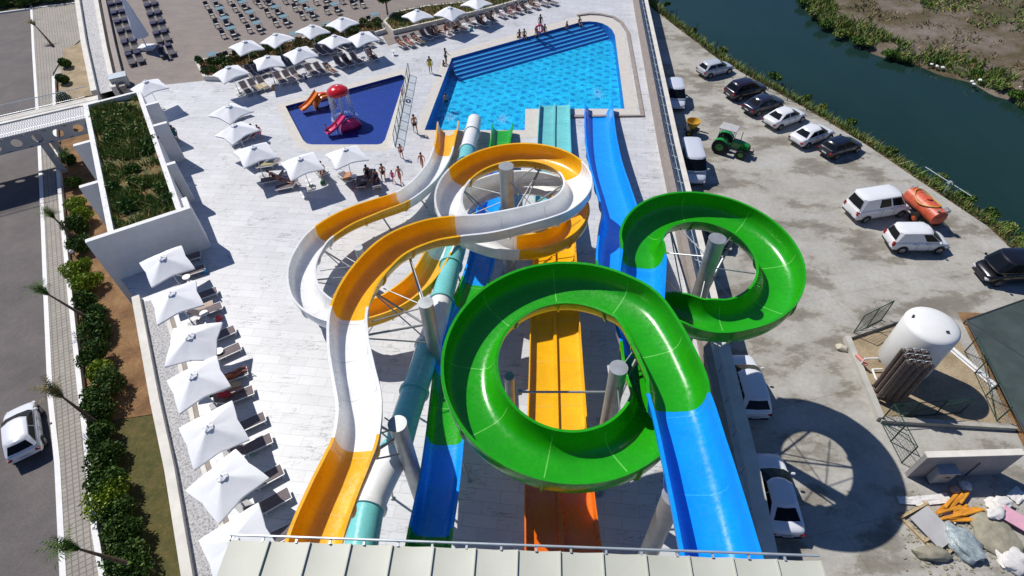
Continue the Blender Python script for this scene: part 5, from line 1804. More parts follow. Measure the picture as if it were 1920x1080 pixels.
b = MB(); b.use(M['trim']); b.box((1.75, 0, 1.0), (.05, .42, .38)); b.build('grille', None, t)
b = MB(); b.use(M['dark_steel']); b.box((.3, 0, .68), (2.8, .34, .3)); b.box((1.3, 0, .45), (.14, 1.3, .14)); b.box((-.8, 0, .75), (.2, 1.3, .2)); b.build('chassis', None, t)
for s in (-1, 1):
    rim_wheel(t, -.82, s * .82, .74, .42, M['tractor']); rim_wheel(t, 1.28, s * .76, .46, .28, M['tractor'])
    b = MB(); b.use(M['tractor'])
    rows = [[(-.82 + .84 * math.cos(a), y, .74 + .84 * math.sin(a)) for a in [R(20) + math.pi * .75 * k / 10 for k in range(11)]] for y in (s * .56, s * 1.02)]
    b.loft(rows); b.build('fender', None, t)
b = MB(); b.use(M['trim']); b.box((-.72, 0, 1.05), (.5, .5, .1), bev=.03); b.box((-.98, 0, 1.3), (.1, .5, .45), bev=.03); b.build('seat', None, t)
b = MB(); b.use(M['trim']); b.tube((.05, 0, 1.35), (-.22, 0, 1.55), .025, n=6)
for k in range(14):
    a = 2 * math.pi * k / 14; a2 = 2 * math.pi * (k + 1) / 14
    b.tube((-.22 + .06 * math.cos(a), .2 * math.sin(a), 1.55 + .18 * math.cos(a)), (-.22 + .06 * math.cos(a2), .2 * math.sin(a2), 1.55 + .18 * math.cos(a2)), .015, n=5)
b.build('steering_wheel', None, t)
for x in (-1.25, .1):
    for y in (-.5, .5):
        b = MB(); b.use(M['dark_steel']); b.tube((x, y, .95), (x, y, 2.45), .028, n=6); b.build('roof_post', None, t)
b = MB(); b.use(M['grey_wall']); b.box((-.55, 0, 2.50), (1.7, 1.35, .09), bev=.03); b.build('canopy_roof', None, t)
b = MB(); b.use(M['dark_steel']); b.tube((.75, .2, 1.4), (.75, .2, 2.3), .035, n=8); b.build('exhaust_pipe', None, t)
b = MB(); b.use(M['dark_steel'])
for s in (-1, 1): b.box((1.95, s * .22, .5), (.5, .12, .12))
b.box((2.15, 0, .5), (.12, .9, .2)); b.build('front_weight', None, t)
pa = W(1298, 238, LOT + .7)
t = thing('spreader_cart', 'yellow hopper cart hitched behind the green tractor', 'cart', (pa.x, pa.y, LOT), math.atan2(d.y, d.x))
b = MB(); b.use(M['yellow_p']); b.lathe([(.0, .52), (.2, .52), (.62, 1.15), (.66, 1.35), (.60, 1.35), (.55, 1.12), (.1, .6), (0, .6)], n=20); b.build('hopper', None, t)
b = MB(); b.use(M['dark_steel']); b.box((0, 0, .48), (1.3, .9, .08)); b.box((1.0, 0, .5), (1.2, .08, .08)); b.build('frame', None, t)
for s in (-1, 1): rim_wheel(t, 0, s * .6, .30, .2, M['yellow_p'])

# ------------------------------------------------------------------ orange slurry tanker
pa, pb = W(1712, 372, LOT + .9), W(1752, 408, LOT + .9)
d = pb - pa; c_ = (pa + pb) / 2
t = thing('tank_trailer', 'weathered orange tank trailer with a yellow hose beside the white van', 'trailer', (c_.x, c_.y, LOT), math.atan2(d.y, d.x))
Lt = 1.6
b = MB(); b.use(M['orange_p'])
secs = []
for x, k in ((-Lt - .22, .2), (-Lt - .17, .62), (-Lt, .97), (-Lt * .5, 1), (0, 1), (Lt * .5, 1), (Lt, .97), (Lt + .17, .62), (Lt + .22, .2)):
    secs.append([(x, .68 * k * math.cos(a), 1.12 + .62 * k * math.sin(a)) for a in [2 * math.pi * q / 22 for q in range(22)]])
b.loft(secs, closed=True); tk = b.build('tank', None, t)
b = MB(); b.use(M['orange_p'])
for x in (-.9, 0, .9):
    rows = [[(x + dx, .70 * math.cos(a), 1.12 + .64 * math.sin(a)) for a in [2 * math.pi * q / 22 for q in range(22)]] for dx in (-.03, .03)]
    b.loft(rows, closed=True, caps=False)
b.tube((0, 0, 1.7), (0, 0, 1.86), .2, n=14); b.tube((.9, .1, 1.7), (.9, .1, 1.8), .12, n=12); b.build('hatch', None, tk)
b = MB(); b.use(M['dark_steel']); b.box((.1, 0, .5), (3.4, .7, .12)); b.box((-2.3, 0, .5), (1.5, .12, .12)); b.tube((.4, -.8, .42), (.4, .8, .42), .05); b.build('chassis', None, t)
for s in (-1, 1): rim_wheel(t, .4, s * .82, .42, .26, M['orange_p'])
b = MB(); b.use(M['yellow_p'])
pts = []
for k in range(40):
    a = 2 * math.pi * k / 39
    x = -.1 + 1.15 * math.cos(a); y = .62 * math.sin(a)
    pts.append((x, y * 1.1, 1.12 + .64 * math.sqrt(max(0, 1 - min(1, (y / .70)) ** 2)) + .05))
b.poly_tube(pts, .045, 7); b.build('hose', None, t)
b = MB(); b.use(M['steel']); b.box((1.5, .35, 1.75), (.45, .3, .28), bev=.03); b.tube((1.45, -.3, 1.6), (1.45, -.3, 1.85), .08); b.build('pump', None, t)
b = MB(); b.use(M['rail_steel'])
for s in (-.25, .25): b.tube((-1.95, s, .5), (-1.6, s, 1.9), .02, n=6)
for k in range(5): b.tube((-1.9 + k * .075, -.25, .7 + k * .28), (-1.9 + k * .075, .25, .7 + k * .28), .015, n=5)
b.build('ladder', None, t)

# ------------------------------------------------------------------ gas tank yard
yard = thing('gas_yard_wall', 'low concrete wall round the sunken yard of the white gas tank', 'wall')
corn = [W(x, y, LOT + .25) for x, y in ((1588, 632), (1652, 785), (1905, 800), (1790, 615), (1712, 590))]
b = MB(); b.use(plain('pale_concrete', (.44, .43, .39), .8, var=.12, scale=1.3, bmp=.2))
cl = [(p.x, p.y) for p in corn]
strip_prism(b, cl[:2], -.18, .18, LOT - .3, LOT + .38)
b.build('kerb_wall', None, yard)
b = MB(); b.use(M['concrete'])
strip_prism(b, [cl[1], cl[2]], -.15, .15, LOT - .3, LOT + .30); b.build('kerb_wall', None, yard)
b = MB(); b.use(M['concrete'])
strip_prism(b, [cl[0], cl[4]], -.12, .12, LOT - .3, LOT + .25); b.build('kerb_wall', None, yard)
sheet('yard_floor', [(p[0], p[1]) for p in cl], LOT + .03, M['sand'])
pt = W(1755, 602, 1.45)
t = thing('gas_tank', 'tall white cylindrical gas tank with a domed top', 'tank', (pt.x, pt.y, LOT))
zt = 1.45 - LOT
b = MB(); b.use(M['tank'])
prof = [(0, .55), (.7, .58), (1.2, .72), (1.42, .98)] + [(1.42, zt - .45)] + [(1.42 * math.cos(a), zt - .45 + .45 * math.sin(a)) for a in [R(15 * k) for k in range(1, 6)]] + [(0, zt)]
b.lathe(prof, n=48); b.build('tank_shell', None, t, sharp=None)
for k in range(4):
    a = R(45 + 90 * k)
    b = MB(); b.use(M['tank']); b.box((1.15 * math.cos(a), 1.15 * math.sin(a), .4), (.2, .2, .8), rz=a); b.build('leg', None, t)
b = MB(); b.use(M['dark_steel']); b.box((.25, -.75, zt - .02), (.16, .10, .06)); b.box((-.95, .5, zt - .12), (.22, .1, .08), rz=.8); b.build('lifting_lug', None, t)
b = MB(); b.use(M['whitep']); b.poly_tube([(-1.3, -.3, .6), (-1.9, -.3, .6), (-1.95, -.9, .55), (-1.7, -1.9, .5)], .06); b.poly_tube([(-1.4, .3, .9), (-2.2, .3, .9), (-2.2, .3, .3)], .05); b.use(plain('red_white_pipe', (.7, .25, .22), .5)); b.poly_tube([(-2.3, .9, .5), (-2.0, .1, .5)], .09); b.build('pipework', None, t)
# finned vaporiser tubes
pv_ = W(1722, 668, .75)
t = thing('vaporiser', 'bundle of tall brown finned pipes in front of the white gas tank', 'vaporiser', (pv_.x, pv_.y, LOT), R(-12))
for i in range(3):
    for j in range(4):
        b = MB(); b.use(M['pipe_brown'])
        x, y = (j - 1.5) * .40, (i - 1) * .40
        b.tube((x, y, .25), (x, y, .75 - LOT), .05, n=8)
        for k in range(8):
            a = k * math.pi / 4
            b.box((x + .09 * math.cos(a), y + .09 * math.sin(a), (.95 - LOT) / 2), (.11, .012, .45 - LOT), rz=a)
        b.build('finned_pipe', None, t)
b = MB(); b.use(M['steel'])
zt2 = .78 - LOT
for i in range(3):
    for j in range(3):
        for q in range(8):
            a0, a1 = math.pi * q / 8, math.pi * (q + 1) / 8
            cx = (j - 1) * .40
            b.tube((cx - .2 * math.cos(a0), (i - 1) * .4, zt2 + .12 * math.sin(a0)), (cx - .2 * math.cos(a1), (i - 1) * .4, zt2 + .12 * math.sin(a1)), .035, n=6)
b.build('pipe_bend', None, t)
b = MB(); b.use(M['green_steel'])
for x in (-.75, .75):
    for y in (-.5, .5): b.box((x, y, .16), (.08, .08, .32))
b.build('stand', None, t)
# open mesh fence frames
def mesh_panel(name, label, p, q, h, z=LOT, mat=None, gap=.22, cat='fence', group=None):
    t = thing(name, label, cat, group=group)
    p = Vector((p[0], p[1], 0)); q = Vector((q[0], q[1], 0)); d = q - p; L = d.length; d = d.normalized()
    mat = mat or M['green_steel']
    b = MB(); b.use(mat)
    for k in range(int(L / 2.2) + 2):
        s = min(L, k * L / (int(L / 2.2) + 1)); c = p + d * s
        b.tube((c.x, c.y, z), (c.x, c.y, z + h), .035, n=6)
    for zz in (z + .06, z + h): b.tube((p.x, p.y, zz), (q.x, q.y, zz), .028, n=6)
    b.tube((p.x, p.y, z + .05), (q.x, q.y, z + h), .022, n=6)
    b.build('frame', None, t)
    b = MB(); b.use(mat)
    k = 0
    while k * gap < L:
        c = p + d * (k * gap); b.tube((c.x, c.y, z + .06), (c.x, c.y, z + h), .006, n=3, cap=False); k += 1
    zz = z + .06
    while zz < z + h:
        b.tube((p.x, p.y, zz), (q.x, q.y, zz), .006, n=3, cap=False); zz += gap
    b.build('wire_mesh', None, t)
    return t
mesh_panel('gate', 'open wire mesh gate at the far left corner of the gas tank yard', W(1598, 628, LOT), W(1652, 600, LOT), 1.9, cat='gate')
mesh_panel('mesh_fence', 'dark green mesh fence at the near left corner of the gas yard', W(1650, 790, LOT), W(1690, 868, LOT), 1.8, group='mesh fences of the gas yard')
mesh_panel('mesh_fence', 'dark green mesh fence between the finned pipes and the concrete panel', W(1655, 785, LOT), W(1800, 775, LOT), 1.5, group='mesh fences of the gas yard')
mesh_panel('mesh_fence', 'dark green mesh fence on the right side of the gas yard', W(1868, 790, LOT), W(1808, 660, LOT), 1.5, group='mesh fences of the gas yard')
b = MB(); b.use(M['whitep'])
for k, (x, y) in enumerate(((0, 0), (.16, .02), (.32, 0), (.08, .0))):
    b.tube((x, -1.6, .10 + (.14 if k == 3 else 0)), (x + .1, 1.6, .10 + (.14 if k == 3 else 0)), .07, n=8)
g = W(1815, 690, LOT); tag(b.build('white_pipes', None, loc=(g.x, g.y, LOT), rz=R(22)), 'stack of long white plastic pipes on the yard floor beside the tank', 'pipes')
# concrete panel wall with an electric cabinet
A_, B2_ = W(1700, 895, LOT), W(1872, 890, LOT)
zpanel = 2.2
d = (B2_ - A_); rzp = math.atan2(d.y, d.x); Lp = d.length
t = thing('concrete_wall', 'free-standing concrete panel wall in front of the gas tank yard', 'wall', (A_.x, A_.y, LOT), rzp)
b = MB(); b.use(plain('panel_concrete', (.30, .29, .29), .85, var=.16, scale=1.0, bmp=.2)); b.box((Lp / 2, .12, zpanel / 2), (Lp, .24, zpanel)); b.build('panel', None, t)
b = MB(); b.use(M['cream']); b.box((Lp / 2, .14, zpanel + .035), (Lp + .06, .34, .07)); b.build('coping', None, t)
b = MB(); b.use(M['dark_steel']); b.tube((Lp * .62, -.05, .1), (Lp * .62, -.05, 1.5), .025, n=6); b.build('conduit', None, t)
e = thing('electric_cabinet', 'light grey electric cabinet standing in front of the concrete panel', 'cabinet', W(1748, 893, LOT) + Vector((0, -.25, 0)), rzp)
b = MB(); b.use(M['rail_steel']); b.box((0, 0, .7), (.95, .40, 1.1), bev=.02); b.build('case', None, e)
b = MB(); b.use(M['rail_steel']); b.box((0, -.02, 1.29), (1.05, .52, .06)); b.build('top', None, e)
b = MB(); b.use(M['dark_steel']); b.box((.15, -.206, .8), (.22, .012, .12)); b.box((-.38, 0, .08), (.06, .3, .16)); b.box((.38, 0, .08), (.06, .3, .16)); b.build('vent_and_feet', None, e)

# dark net-covered pit at the right edge
t = thing('netted_enclosure', 'dark netted enclosure sunk behind the gas tank at the right edge', 'enclosure')
q = [W(x, y, LOT + .35) for x, y in ((1812, 600), (1925, 560), (2080, 540), (2120, 800), (1938, 842))]
b = MB(); b.use(M['net'])
cx_ = sum((p.x for p in q)) / 5; cy_ = sum((p.y for p in q)) / 5
rows = []
for k in range(7):
    f = 1 - k / 7
    rows.append([(cx_ + (p.x - cx_) * f, cy_ + (p.y - cy_) * f, LOT + .35 - .25 * math.sin(math.pi * (1 - f) * .5)) for p in q])
b.loft(rows, closed=True); b.build('net', None, t)
b = MB(); b.use(M['dark_steel'])
for i in range(5):
    a, c_ = q[i], q[(i + 1) % 5]
    b.tube(a, c_, .06, n=6)
    b.tube((a.x, a.y, LOT), a, .05, n=6)
b.tube(q[0], q[3], .04, n=6); b.tube(q[1], q[4], .04, n=6)
b.build('frame', None, t)
sheet('bare_earth', [(p.x, p.y) for p in (W(1795, 585, LOT), W(1845, 588, LOT), W(1960, 850, LOT), W(1925, 850, LOT))], LOT + .012, M['soil'])

# ------------------------------------------------------------------ rubble and materials heap
rnd = random.Random(11)
orange_m = plain('orange_offcut', (.62, .26, .02), .7, var=.2, scale=4)
for k in range(15):
    a = R(-22 + 3.4 * k + rnd.uniform(-9, 9)); p = W(1797 + rnd.uniform(-20, 22), 966 - 2.6 * k + rnd.uniform(-6, 8), LOT + .3)
    z = LOT + .12 + .02 * (k % 7) + rnd.uniform(0, .05)
    b = MB(); b.use(orange_m)
    L = rnd.uniform(1.0, 1.8)
    b.box((0, 0, 0), (L, .16, .10), bev=.025, rx=rnd.uniform(-.3, .3), ry=rnd.uniform(-.15, .15))
    o = b.build('orange_offcut', None, loc=(p.x, p.y, z), rz=a + R(20))
    tag(o, 'orange offcut strip in the heap below the concrete panel', 'offcut', 'orange offcut strips on the heap')
def lumpy(name, px, py, size, mat, label, cat, rz=0, z=0.0, seed=0, group=None, fold=.12):
    b = MB(); b.use(mat)
    bmesh.ops.create_icosphere(b.bm, subdivisions=3, radius=1)
    for v in b.bm.verts:
        n = noise.noise(v.co * 1.7 + Vector((seed, 0, 0))) * .35 + noise.noise(v.co * 5 + Vector((0, seed, 0))) * fold
        v.co = v.co * (1 + n); v.co.x *= size[0] / 2; v.co.y *= size[1] / 2; v.co.z = max(-.5, v.co.z) * size[2] / 1.5 + size[2] / 3
    p = W(px, py, LOT + z)
    tag(b.build(name, None, loc=(p.x, p.y, LOT + z), rz=rz, sharp=60), label, cat, group)
clear = plain('cloudy_plastic', (.30, .36, .38), .18, var=.35, scale=5, bmp=.8)
dusty = plain('dusty_sheet', (.30, .28, .21), .9, var=.25, scale=3, bmp=.5)
wsack = plain('white_sack', (.66, .64, .62), .8, var=.12, scale=5, bmp=.5)
pinkb = plain('pink_board', (.70, .38, .47), .7, var=.08)
woodm = plain('raw_timber', (.46, .34, .19), .8, var=.25, scale=6)
lumpy('plastic_bale', 1803, 1022, (1.4, 1.9, .55), clear, 'crumpled bale wrapped in clear plastic right of the broken board', 'bale', .3, seed=2, fold=.25)
lumpy('dusty_mound', 1862, 1000, (2.0, 2.4, .4), dusty, 'dusty brown covered mound beside the plastic bale', 'mound', .2, seed=5)
lumpy('debris_bag', 1745, 1040, (1.6, .7, .45), dusty, 'flat dusty bag lying below the grey board', 'bag', -.1, seed=7)
lumpy('white_bag', 1895, 1050, (1.5, 1.2, .4), wsack, 'white bag at the lower right corner of the debris', 'bag', .5, seed=9, fold=.3)
lumpy('small_white_bag', 1805, 915, (.55, .6, .45), wsack, 'small white bag against the foot of the concrete panel', 'bag', .5, seed=12, fold=.3)
lumpy('pinkish_bag', 1787, 922, (.5, .5, .4), plain('pinkish_bag', (.42, .29, .24), .8), 'brownish pink bag beside the small white bag', 'bag', .1, seed=15)
lumpy('cement_sack', 1577, 654, (.75, .55, .28), plain('cream_sack', (.52, .48, .38), .85, bmp=.4), 'cream sack lying outside the gas yard wall', 'sack', -.4, seed=21)
for k, (x, y, r) in enumerate(((1862, 945, .25), (1870, 952, .3), (1878, 942, .2), (1866, 962, .28))):
    lumpy('white_sack', x, y, (1.0, .6, .2), wsack, f'white sack in the stack right of the orange offcuts, {ORD[k]} laid', 'sack', r, .14 * k, seed=30 + k, group='white sacks by the orange offcuts', fold=.08)
b = MB(); b.use(M['grey_wall']); b.box((0, 0, .16), (1.25, 1.7, .06), rx=.05, ry=-.06)
p = W(1745, 992, LOT); tag(b.build('grey_board', None, loc=(p.x, p.y, LOT + .1), rz=.45), 'grey square board lying on the timber frame left of the plastic bale', 'board')
t = thing('timber_frame', 'broken timber frame under the grey board', 'frame', (p.x, p.y, LOT), .45)
b = MB(); b.use(woodm)
for x in (-.85, .85): b.box((x, 0, .06), (.12, 2.3, .10))
for y in (-1.1, -.3, 1.0): b.box((0, y, .15), (1.9, .12, .06), rz=rnd.uniform(-.1, .1))
b.build('slats', None, t)
b = MB(); b.use(pinkb); b.box((0, 0, 0), (1.7, .8, .06), rx=.05, ry=.08)
p = W(1908, 985, LOT); tag(b.build('pink_board', None, loc=(p.x, p.y, LOT + .35), rz=-.7), 'pale pink insulation board at the right edge of the heap', 'board')
for k, (x, y, sx, sy, r, l) in enumerate(((1745, 938, 1.9, .5, .06, 'white sheet lying left of the orange offcuts'), (1705, 940, 1.2, .4, -.1, 'thin white plastic sheet blown over the ring shadow edge'), (1905, 930, .9, .6, .5, 'white board beyond the stacked white sacks'), (1780, 968, .5, .7, .6, 'white scrap tucked below the orange offcuts'))):
    b = MB(); b.use(wsack)
    n = 8
    b.loft([[((i / n - .5) * sx, (j / n - .5) * sy, .04 + .08 * noise.noise(Vector((i * .6, j * .6, k)))) for j in range(n + 1)] for i in range(n + 1)])
    p = W(x, y, LOT); tag(b.build('white_sheet', None, loc=(p.x, p.y, LOT + .06), rz=r), l, 'sheet')
b = MB(); b.use(dusty)
for k in range(700):
    x, y = rnd.gauss(1800, 75), rnd.gauss(1000, 42)
    if x < 1690: continue
    p = W(x, y, LOT); s = rnd.uniform(.02, .10)
    b.box((p.x, p.y, LOT + s * .3), (s * 1.6, s, s * .6), rz=rnd.uniform(0, 3))
tag(b.build('loose_rubble', None), 'loose stones and chips scattered through the debris heap', 'rubble', kind='stuff')

# river-bank fence posts with a wire
posts = [(1226, 20), (1262, 42), (1300, 70), (1337, 103), (1395, 147), (1436, 172), (1472, 190), (1508, 210), (1553, 232), (1595, 258), (1640, 285), (1708, 330), (1770, 372), (1830, 415), (1885, 462)]
for k, (x, y) in enumerate(posts):
    p = W(x, y, LOT) + Vector((.25, .2, 0))
    b = MB(); b.use(M['green_steel']); b.box((p.x, p.y, LOT + .75), (.07, .07, 1.6)); b.box((p.x + .1, p.y + .04, LOT + 1.5), (.22, .05, .05))
    tag(b.build('fence_post', None), f'dark green post at the river edge, {ORD[k]} from the far end', 'post', 'posts along the river edge')
b = MB(); b.use(M['rail_steel']); a, c_ = W(1735, 313, LOT + 1.0), W(1822, 368, LOT + 1.0); b.tube(a, c_, .04, n=6); m_ = a.lerp(c_, .55); b.tube((m_.x, m_.y, m_.z - 2.2), m_, .05); b.box(m_, (.25, .25, .2))
tag(b.build('pole_boom', None), 'long pale horizontal pole over the reeds at the river edge', 'pole')

# ------------------------------------------------------------------ kiddie pool toys, glass fence
p = W(633, 235, -.35); p = W(636, 216, -.3)
pt = W(632, 168, 2.6)
t = thing('mushroom_fountain', 'red mushroom fountain with white dots pouring water in the kiddie pool', 'fountain', (pt.x, pt.y, -.4))
t.scale = (.9, .9, .97)
b = MB(); b.use(M['redmush']); prof = [(0, 3.45), (.35, 3.42), (.7, 3.30), (.98, 3.08), (1.08, 2.86), (1.04, 2.78), (.9, 2.76), (0, 2.84)]
b.lathe(prof, n=32); cap = b.build('cap', None, t, sharp=60)
b = MB(); b.use(M['whitep'])
for a, rr in ((0, 0.05), (1.0, .55), (2.1, .62), (3.2, .6), (4.2, .55), (5.3, .6), (.4, .86), (1.7, .88), (2.8, .88), (4.7, .86), (5.8, .88), (3.7, .88)):
    z = 3.46 - .55 * (rr / 1.05) ** 2.2
    nrm = Vector((math.cos(a) * rr * .9, math.sin(a) * rr * .9, .9)).normalized()
    c_ = Vector((math.cos(a) * rr, math.sin(a) * rr, z - .03))
    b.tube(c_, c_ + nrm * .05, .105, .095, n=12)
b.build('dots', None, cap)
b = MB(); b.use(M['whitep']); b.tube((0, 0, 0), (0, 0, 2.8), .14, .12, n=14); b.build('stem', None, t)
b = MB(); b.use(M['spray'])
rows = []
for k in range(10):
    f = k / 9
    rows.append([((1.0 + .12 * f + .03 * math.sin(q * 3 + k)) * math.cos(2 * math.pi * q / 40), (1.0 + .12 * f + .03 * math.sin(q * 3 + k)) * math.sin(2 * math.pi * q / 40), 2.78 - 2.48 * f) for q in range(40)])
b.loft(rows, closed=True, caps=False); b.build('water_curtain', None, t, recalc=False)
foam = plain('foam', (.75, .82, .88), .6)
b = MB(); b.use(foam)
for k in range(420):
    a = rnd.uniform(0, 6.28); r_ = rnd.gauss(1.14, .10)
    s = rnd.uniform(.01, .035); b.box((r_ * math.cos(a), r_ * math.sin(a), .29 + rnd.uniform(-.01, .03)), (s * 2, s * 1.5, s), rz=a)
for k in range(500):
    a = rnd.uniform(0, 6.28); z = rnd.uniform(.3, 2.7); r_ = 1.03 + .1 * (2.7 - z) / 2.4 + rnd.uniform(-.02, .03)
    b.box((r_ * math.cos(a), r_ * math.sin(a), z), (.01, .01, rnd.uniform(.05, .3)), rz=a)
b.build('splash', None, t)

def kid_slide(px, py, rz, m_main, m_tongue, m_back, label, solid=.30):
    p = W(px, py, -.2)
    t = thing('toddler_slide', label, 'toddler slide', (p.x, p.y, -.42), rz)
    b = MB(); b.use(m_main)
    # arched animal-like body
    rows = []
    for k in range(15):
        a = math.pi * k / 14
        cx, cz = -.0 + 1.0 * math.cos(a), 1.15 * math.sin(a)
        w = .30 + .22 * math.sin(a)
        rows.append([(cx * (1 - solid * q[1]), q[0] * w, max(0, cz * (1 - solid * q[1]))) for q in ((-1, .8), (-1, .1), (-.6, 0), (.6, 0), (1, .1), (1, .8))])
    b.loft(rows, closed=True); b.build('body', None, t, sharp=45)
    b = MB(); b.use(m_back)
    rows = []
    for k in range(13):
        a = R(38) + R(104) * k / 12
        rows.append([(1.03 * math.cos(a), y, 1.18 * math.sin(a) + dz) for y, dz in ((-.22, .0), (-.2, .09), (0, .13), (.2, .09), (.22, .0))])
    b.loft(rows); b.build('back_ridge', None, t, sharp=60)
    b = MB(); b.use(m_tongue)
    rows = []
    for k in range(13):
        f = k / 12
        x = -.35 - 1.9 * f; z = 1.05 * (1 - f) ** 1.6 + .42
        rows.append([(x, y, z + dz) for y, dz in ((-.36, .18), (-.32, .02), (-.2, 0), (.2, 0), (.32, .02), (.36, .18), (.40, .16), (.34, -.06), (-.34, -.06), (-.40, .16))])
    b.loft(rows, closed=True); b.build('slide_tongue', None, t, sharp=45)
    return t
kid_slide(607, 194, row_dir + R(8), M['orangeg'], M['orangeg'], plain('red_orange', (.75, .10, .01), .3), 'orange toddler slide with an arched body in the kiddie pool')
kid_slide(658, 238, row_dir + R(2), M['pinkg'], M['pinkg'], M['purpleg'], 'pink toddler slide with a purple back in the kiddie pool', 1.15)

t = thing('glass_fence', 'slim glass fence between the kiddie pool and the main pool', 'fence')
a, c_ = W(741, 275, 0), W(768, 140, 0)
L = (c_ - a).length; d = (c_ - a).normalized(); n = 9
b = MB(); b.use(M['fencing_glass']); f = MB(); f.use(M['dark_steel'])
for k in range(n):
    p, q = a + d * (L * k / n + .05), a + d * (L * (k + 1) / n - .05)
    b.face([(p.x, p.y, .08), (q.x, q.y, .08), (q.x, q.y, 1.12), (p.x, p.y, 1.12)])
for k in range(n + 1):
    p = a + d * (L * k / n); f.box((p.x, p.y, .6), (.05, .05, 1.2))
for z in (1.18, .06): f.tube((a.x, a.y, z), (c_.x, c_.y, z), .025, n=6)
b.build('glass_panel', None, t, recalc=False); f.build('post_frame', None, t)
m_ = a.lerp(c_, .62)
t = thing('lifebuoy', 'orange lifebuoy hanging on the glass fence between the pools', 'lifebuoy', (m_.x - .1, m_.y, .75), math.atan2(d.y, d.x))
b = MB(); b.use(plain('lifebuoy_orange', (.75, .12, .02), .4))
rows = []
for i in range(25):
    q = 2 * math.pi * i / 24
    rows.append([((.30 + .075 * math.cos(s)) * math.cos(q), .075 * math.sin(s), (.30 + .075 * math.cos(s)) * math.sin(q)) for s in [2 * math.pi * j / 8 for j in range(8)]])
b.loft(rows, closed=True, caps=False); b.build('ring', None, t)
b = MB(); b.use(M['whitep'])
for i in range(4):
    q = math.pi / 4 + math.pi / 2 * i
    b.box((.30 * math.cos(q), 0, .30 * math.sin(q)), (.08, .165, .165), ry=-q)
b.build('band', None, t)
# splash foam where slides meet the water
for i, (x, y, l) in enumerate(((846, 222, 'yellow slide'), (942, 224, 'narrow green slide'), (1120, 178, 'big blue slide'))):
    p = W(x, y, -.1); b = MB(); b.use(foam)
    for k in range(160):
        s = rnd.uniform(.01, .04); b.box((p.x + rnd.gauss(0, .28), p.y + rnd.gauss(0, .45), -.1 + abs(rnd.gauss(0, .22 if i == 2 else .08))), (s, s, s))
    tag(b.build('splash', None), 'white splash of water at the mouth of the ' + l, 'splash', kind='stuff')

# ------------------------------------------------------------------ start tower roof
e0, e1 = W(430, 1012, 12.4), W(1537, 1052, 12.4)
d = (e1 - e0); Lr = d.length; rzr = math.atan2(d.y, d.x)
t = thing('start_tower', 'start tower with a pale sheet metal roof in the foreground', 'tower', (e0.x, e0.y, 0), rzr)
m, nt, bb = nt_of('roof_sheet')
sx = nt.nodes.new('ShaderNodeSeparateXYZ'); nt.links.new(coords(nt, 'Object'), sx.inputs[0])
md_ = nt.nodes.new('ShaderNodeMath'); md_.operation = 'PINGPONG'; md_.inputs[1].default_value = .5; nt.links.new(sx.outputs[0], md_.inputs[0])
cc = ramp(nt, md_.outputs[0], [(0, .97), (.5, 1.0)])
cn_ = ramp(nt, noise_out(nt, coords(nt), .6, 5), [(.3, (.46, .47, .39)), (.7, (.54, .55, .47))])
nt.links.new(mixc(nt, 1.0, cn_, cc, 'MULTIPLY'), bb.inputs['Base Color']); bb.inputs['Roughness'].default_value = .5
b = MB(); b.use(m)
nR = int(Lr) + 1; dep = 9.0
for k in range(nR):
    x0, x1 = Lr * k / nR, Lr * (k + 1) / nR
    sag = .06
    b.loft([[(x0 + .012, y, 12.4 - .02 * abs(y)), (x0 + (x1 - x0) * .5, y, 12.4 - .02 * abs(y) - sag * .5), (x1 - .012, y, 12.4 - .02 * abs(y) + .03)] for y in (0, -3, -6, -dep)])
    b.box((x1, -dep / 2, 12.33), (.03, dep, .07), rx=.02)
b.build('roof', None, t, sharp=20)
b = MB(); b.use(M['roofpanel']); b.box((Lr / 2, -dep / 2 - .05, 12.0), (Lr - .1, dep - .2, .5)); b.build('roof_edge', None, t)
b = MB(); b.use(M['rail_steel'])
for z, y in ((12.44, .10),): b.tube((0, y, z), (Lr, y, z), .03, n=6)
k = 0
while k * .8 < Lr:
    b.box((k * .8, .05, 12.40), (.05, .14, .05)); k += 1
b.build('gutter_rail', None, t)
for x in (.4, Lr * .5, Lr - .4):
    for y in (-.8, -dep + .4):
        b = MB(); b.use(M['steel']); b.tube((x, y, 0), (x, y, 11.8), .2, n=14); b.build('column', None, t)
b = MB(); b.use(M['grey_wall']); b.box((Lr / 2, -dep / 2 - .6, 8.6), (Lr - .5, dep - 1.4, .3)); b.build('platform', None, t)

# ------------------------------------------------------------------ planting
def leafball(b, c, r, n, size, rnd, squash=.8, hollow=.45):
    for _ in range(n):
        v = Vector((rnd.gauss(0, 1), rnd.gauss(0, 1), rnd.gauss(0, 1))).normalized()
        k = rnd.uniform(hollow, 1) ** .6
        k *= 1 + .28 * noise.noise(v * 2.3 + Vector(c) * .7)
        p = Vector(c) + Vector((v.x * r * k, v.y * r * k, v.z * r * k * squash))
        a = Vector((rnd.gauss(0, 1), rnd.gauss(0, 1), rnd.gauss(0, .7) + .3)).normalized()
        u = a.orthogonal().normalized() * size * rnd.uniform(.5, 1.2); w = a.cross(u).normalized() * size * rnd.uniform(.3, .7)
        b.face([p - u, p + w * .9, p + u, p - w * .9])

